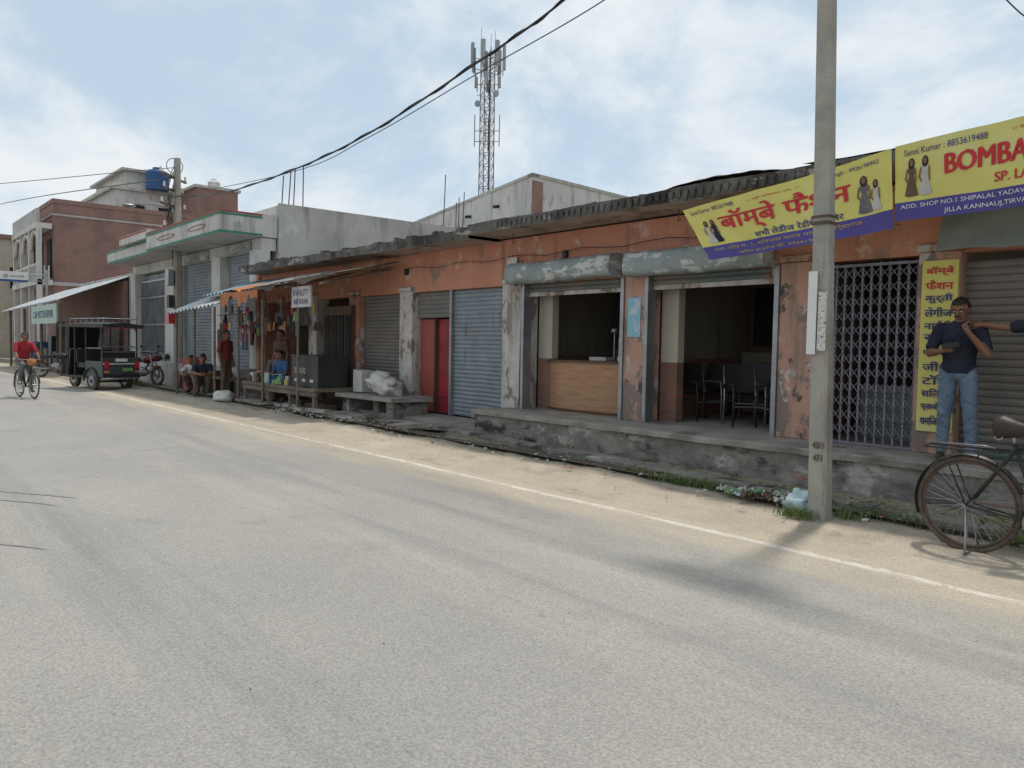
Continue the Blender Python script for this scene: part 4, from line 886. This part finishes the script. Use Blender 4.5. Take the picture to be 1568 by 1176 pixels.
g.box(-.075,-.05,-.3,-.02,.52,.62,gpk_m); g.tube([(-.02,-.5,.34),(-.12,-.46,.33),(-.12,.46,.33),(-.02,.5,.34)],.022,steel_m)
def cow(u,v):
    a=math.pi*(u-.5); return Vector((1.9+.42*math.cos(a)*(1-.25*v),.45*math.sin(a)*(1-.1*v),.35+.75*v))
g.grid(cow,20,6,gpaint_m); g.cyl((2.33,0,.9),(2.38,0,.9),.08,None,white_m,14)
g.build('body',V,vM,bevel=.01)
g=G()
for x,y in ((.05,-.48),(.05,.48),(.85,-.5),(.85,.5),(1.45,-.5),(1.45,.5),(1.9,-.47),(1.9,.47)): g.cyl((x,y,.38),(x if x<1.5 else x-.1,y,1.78),.020,None,black_m,8)
g.grid(lambda u,v:Vector((-.12+2.35*u,-.56+1.12*v,1.78+.06*math.sin(math.pi*v)+.03*math.sin(math.pi*u))),10,10,black_m)
g.box(-.14,2.25,-.57,-.55,1.72,1.80,black_m); g.box(-.14,2.25,.55,.57,1.72,1.80,black_m); g.box(-.15,-.13,-.57,.57,1.70,1.80,black_m)
for k in range(9): y=-.5+k*.125; g.tube([(-.15,y,1.71),(-.155,y+.03,1.67-.02*(k%2)),(-.15,y+.06,1.71)],.008,cred_m,5)
for s_ in (-.45,.45): g.tube([(0,s_,1.95),(1.8,s_,1.95)],.015,steel_m)
for x in (0,.3,.6,.9,1.2,1.5,1.8): g.cyl((x,-.45,1.95),(x,.45,1.95),.012,None,steel_m,6); g.cyl((x,-.45,1.8),(x,-.45,1.95),.012,None,steel_m,6); g.cyl((x,.45,1.8),(x,.45,1.95),.012,None,steel_m,6)
g.add([(2.0,-.42,1.12),(2.0,.42,1.12),(1.85,.42,1.72),(1.85,-.42,1.72)],[(0,1,2,3)],glass_m)
for z in (1.05,1.2): g.cyl((0.03,-.48,z),(.03,.48,z),.015,None,steel_m,8)
for y in (-.49,.49):
    g.cyl((.05,y,1.15),(.85,y,1.15),.013,None,steel_m,8); g.tube([(.05,y,1.5),(.12,y,1.66),(.3,y,1.74)],.014,black_m,6)
g.build('canopy_frame',V,vM)
g=G()
for x in (.12,1.0): g.box(x,x+.42,-.46,.46,.6,.74,black_m)
g.box(.08,.16,-.46,.46,.74,1.08,black_m); g.box(1.42,1.5,-.46,.46,.74,1.1,black_m); g.box(1.55,1.8,-.25,.25,.6,.7,black_m)
g.tube([(2.1,-.28,1.08),(2.2,-.15,1.12),(2.22,0,1.1),(2.2,.15,1.12),(2.1,.28,1.08)],.014,steel_m)
g.build('seats_and_handlebar',V,vM,bevel=.02)
# ---------------------------------------------------------------- motorcycles
def moto(M,col):
    g=G()
    for x in (0,1.25):
        g.ring((x,0,.3),.26,.045,rub_m,'Y',28,8); g.cyl((x,-.05,.3),(x,.05,.3),.06,None,steel_m,10); g.ring((x,0,.3),.21,.014,steel_m,'Y',24,6)
        for k in range(6): a=k*math.pi/3; g.cyl((x,0,.3),(x+.21*math.cos(a),0,.3+.21*math.sin(a)),.012,None,steel_m,5)
    g.ell((.72,0,.80),(.24,.12,.12),col); g.ell((.55,0,.42),(.2,.13,.15),steel_m,None,14,9,.3,3); g.box(-.15,.5,-.11,.11,.72,.82,black_m)
    g.tube([(1.25,-.08,.3),(1.05,-.08,.8),(.98,-.06,.98)],.025,steel_m); g.tube([(1.25,.08,.3),(1.05,.08,.8),(.98,.06,.98)],.025,steel_m)
    g.tube([(.85,-.33,1.02),(.97,-.2,1.04),(1,0,1.0),(.97,.2,1.04),(.85,.33,1.02)],.014,black_m); g.ell((1.13,0,.86),(.08,.1,.1),col); g.tube([(.55,-.13,.35),(.1,-.16,.33),(-.3,-.16,.4)],[.02,.04,.045],steel_m)
    g.tube([(.98,0,.85),(.7,0,.55),(.35,0,.35),(0,0,.3)],.025,black_m); g.tube([(.98,0,.85),(.3,0,.72),(-.1,0,.66),(0,.09,.3)],.02,black_m)
    g.ell((-.15,0,.62),(.22,.1,.07),col); g.ell((1.25,0,.6),(.22,.06,.03),col); g.ell((-.36,0,.66),(.03,.06,.04),lamp_m)
    for s_ in (-1,1): g.cyl((.92,s_*.25,1.04),(.9,s_*.3,1.2),.006,None,black_m,5); g.ell((.9,s_*.3,1.22),(.01,.06,.035),black_m)
    g.build('motorcycle',None,M)
maroon=mk('maroon_paint',(.20,.03,.03),(.14,.025,.025),rough=.35,bump=0)
moto(Matrix.Translation((-26.6,6.9,.05))@Matrix.Rotation(math.radians(20),4,'Z'),maroon)
moto(Matrix.Translation((-28.2,7.3,.05))@Matrix.Rotation(math.radians(60),4,'Z'),black_m)
moto(Matrix.Translation((-33,5.4,.02))@Matrix.Rotation(math.radians(60),4,'Z'),black_m)
# ---------------------------------------------------------------- grass, litter
def tuft(g,cx,cy,rx,ry,n,h,z=.05):
    for i in range(n):
        x=cx+R.gauss(0,.45)*rx; y=cy+R.gauss(0,.45)*ry; a=R.uniform(0,6.28); hh=h*R.uniform(.4,1.2); l=hh*R.uniform(.2,.8); w=R.uniform(.003,.006)
        dx,dy=math.cos(a),math.sin(a)
        g.add([(x-dy*w,y+dx*w,z),(x+dy*w,y-dx*w,z),(x+dx*l*.4+dy*w*.7,y+dy*l*.4-dx*w*.7,z+hh*.6),(x+dx*l*.4-dy*w*.7,y+dy*l*.4+dx*w*.7,z+hh*.6),(x+dx*l,y+dy*l,z+hh*.9)],[(0,1,2,3),(3,2,4)],grass_m)
def weed(g,cx,cy,n,h,z=.08):
    for i in range(n):
        a=R.uniform(0,6.28); l=R.uniform(.03,.16); zz=z+R.uniform(.02,h); x=cx+l*math.cos(a)*1.5; y=cy+l*math.sin(a); s_=R.uniform(.012,.028); b=R.uniform(0,6.28); t=R.uniform(-.5,.5)
        g.add([(x,y,zz),(x+s_*math.cos(b),y+s_*math.sin(b),zz+t*s_),(x+2*s_*math.cos(b+.3),y+2*s_*math.sin(b+.3),zz),(x+s_*math.cos(b+.9),y+s_*math.sin(b+.9),zz-t*s_)],[(0,1,2,3)],grass_m)
g=G()
tuft(g,-3.4,6.25,.18,.1,260,.10); tuft(g,-3.1,6.55,.2,.1,120,.1); tuft(g,-4.7,6.75,.75,.1,1500,.09); tuft(g,-5.6,6.85,.4,.08,500,.07); tuft(g,-2.6,6.75,.4,.1,200,.1)
for i in range(80): tuft(g,R.uniform(-13,-1),6.9+R.uniform(-.15,.6),.15,.05,30,.07)
tuft(g,-27,6.9,2.2,.25,900,.18); tuft(g,-32,7,3,.25,700,.2); tuft(g,-42,6.5,5,.25,900,.22)
weed(g,-3.0,6.65,130,.16); weed(g,-2.75,6.75,80,.14); weed(g,-1.75,6.55,300,.28); weed(g,-2.0,6.6,170,.18); weed(g,-3.9,6.95,60,.1); weed(g,-5.2,7.2,60,.1); weed(g,-7.5,7.4,50,.08)
g.build('grass')
g=G()
for i in range(60):
    x=-3.85+R.gauss(0,.22); y=6.6+R.gauss(0,.08); s_=R.uniform(.03,.09); m=R.choice([poly_m,cwhite_m,poly_m,cbrown_m,cbrown_m,sack_m,cwhite_m,gpk_m])
    sd=R.random()*50; rz=R.uniform(0,3)
    g.grid(lambda u,v:Vector((x+math.cos(rz)*(u-.5)*s_*2-math.sin(rz)*(v-.5)*s_*1.4,y+math.sin(rz)*(u-.5)*s_*2+math.cos(rz)*(v-.5)*s_*1.4,.09+.7*s_*abs(noise.noise(Vector((u*3+sd,v*3,sd))))*2)),6,6,m,False)
for i in range(90):
    x=R.uniform(-16,-1); y=R.uniform(6.3,7.0); s_=R.uniform(.015,.04); g.box(x,x+s_,y,y+s_,.09,.1,R.choice([cwhite_m,poly_m,orng_m,sack_m,cbrown_m]),j=.01)
g.build('litter')
g=G(); g.ell((-3.5,6.5,.15),(.15,.11,.10),poly_m,None,24,16,.7,3); g.ell((-3.62,6.55,.11),(.08,.07,.05),cwhite_m,None,18,12,.7,8); g.build('plastic_bag')
# ---------------------------------------------------------------- world, sun, camera
az=Vector((-.27,.96,0)).normalized(); el=math.radians(70); v=az*math.cos(el)+Vector((0,0,math.sin(el)))
w=bpy.data.worlds.new('World'); sc.world=w; w.use_nodes=True; N=w.node_tree.nodes; L=w.node_tree.links
bg=N['Background']; bg.inputs['Strength'].default_value=.145
sky=N.new('ShaderNodeTexSky'); sky.sky_type='NISHITA'; sky.sun_disc=False; sky.sun_elevation=el; sky.sun_rotation=math.atan2(az.x,az.y); sky.dust_density=1.5; sky.altitude=150
tc=N.new('ShaderNodeTexCoord'); mp=N.new('ShaderNodeMapping'); mp.inputs['Scale'].default_value=(1,1,1.8); mp.inputs['Location'].default_value=(.3,.1,.2); L.new(tc.outputs['Generated'],mp.inputs['Vector'])
n1=N.new('ShaderNodeTexNoise'); n1.inputs['Scale'].default_value=2.6; n1.inputs['Detail'].default_value=10; n1.inputs['Roughness'].default_value=.6; n1.inputs['Distortion'].default_value=.25; L.new(mp.outputs[0],n1.inputs['Vector'])
r1=N.new('ShaderNodeMapRange'); r1.interpolation_type='SMOOTHSTEP'; r1.inputs['From Min'].default_value=.39; r1.inputs['From Max'].default_value=.60; L.new(n1.outputs['Fac'],r1.inputs['Value'])
mh=N.new('ShaderNodeMix'); mh.data_type='RGBA'; mh.inputs['Factor'].default_value=.84; L.new(sky.outputs[0],mh.inputs['A']); mh.inputs['B'].default_value=(3.8,4.7,5.5,1)
mx=N.new('ShaderNodeMix'); mx.data_type='RGBA'; L.new(r1.outputs[0],mx.inputs['Factor']); L.new(mh.outputs['Result'],mx.inputs['A']); mx.inputs['B'].default_value=(5.8,6.1,6.3,1)
L.new(mx.outputs['Result'],bg.inputs['Color'])
ld=bpy.data.lights.new('sun','SUN'); ld.energy=2.7; ld.angle=math.radians(4); ld.color=(1,.93,.84)
lo=bpy.data.objects.new('sun',ld); sc.collection.objects.link(lo); lo.rotation_euler=v.to_track_quat('Z','Y').to_euler()
cd=bpy.data.cameras.new('camera'); cam=bpy.data.objects.new('camera',cd); sc.collection.objects.link(cam); sc.camera=cam
cd.sensor_width=36; cd.lens=27.1; cd.clip_end=2000; cd.clip_start=.05
cam.matrix_world=Matrix.Translation((0,0,1.5))@Matrix.Rotation(math.radians(49.2),4,'Z')@Matrix.Rotation(math.radians(90-2.86),4,'X')@Matrix.Rotation(math.radians(1.0),4,'Z')
sc.view_settings.view_transform='Standard'; sc.view_settings.look='None'; sc.view_settings.exposure=0
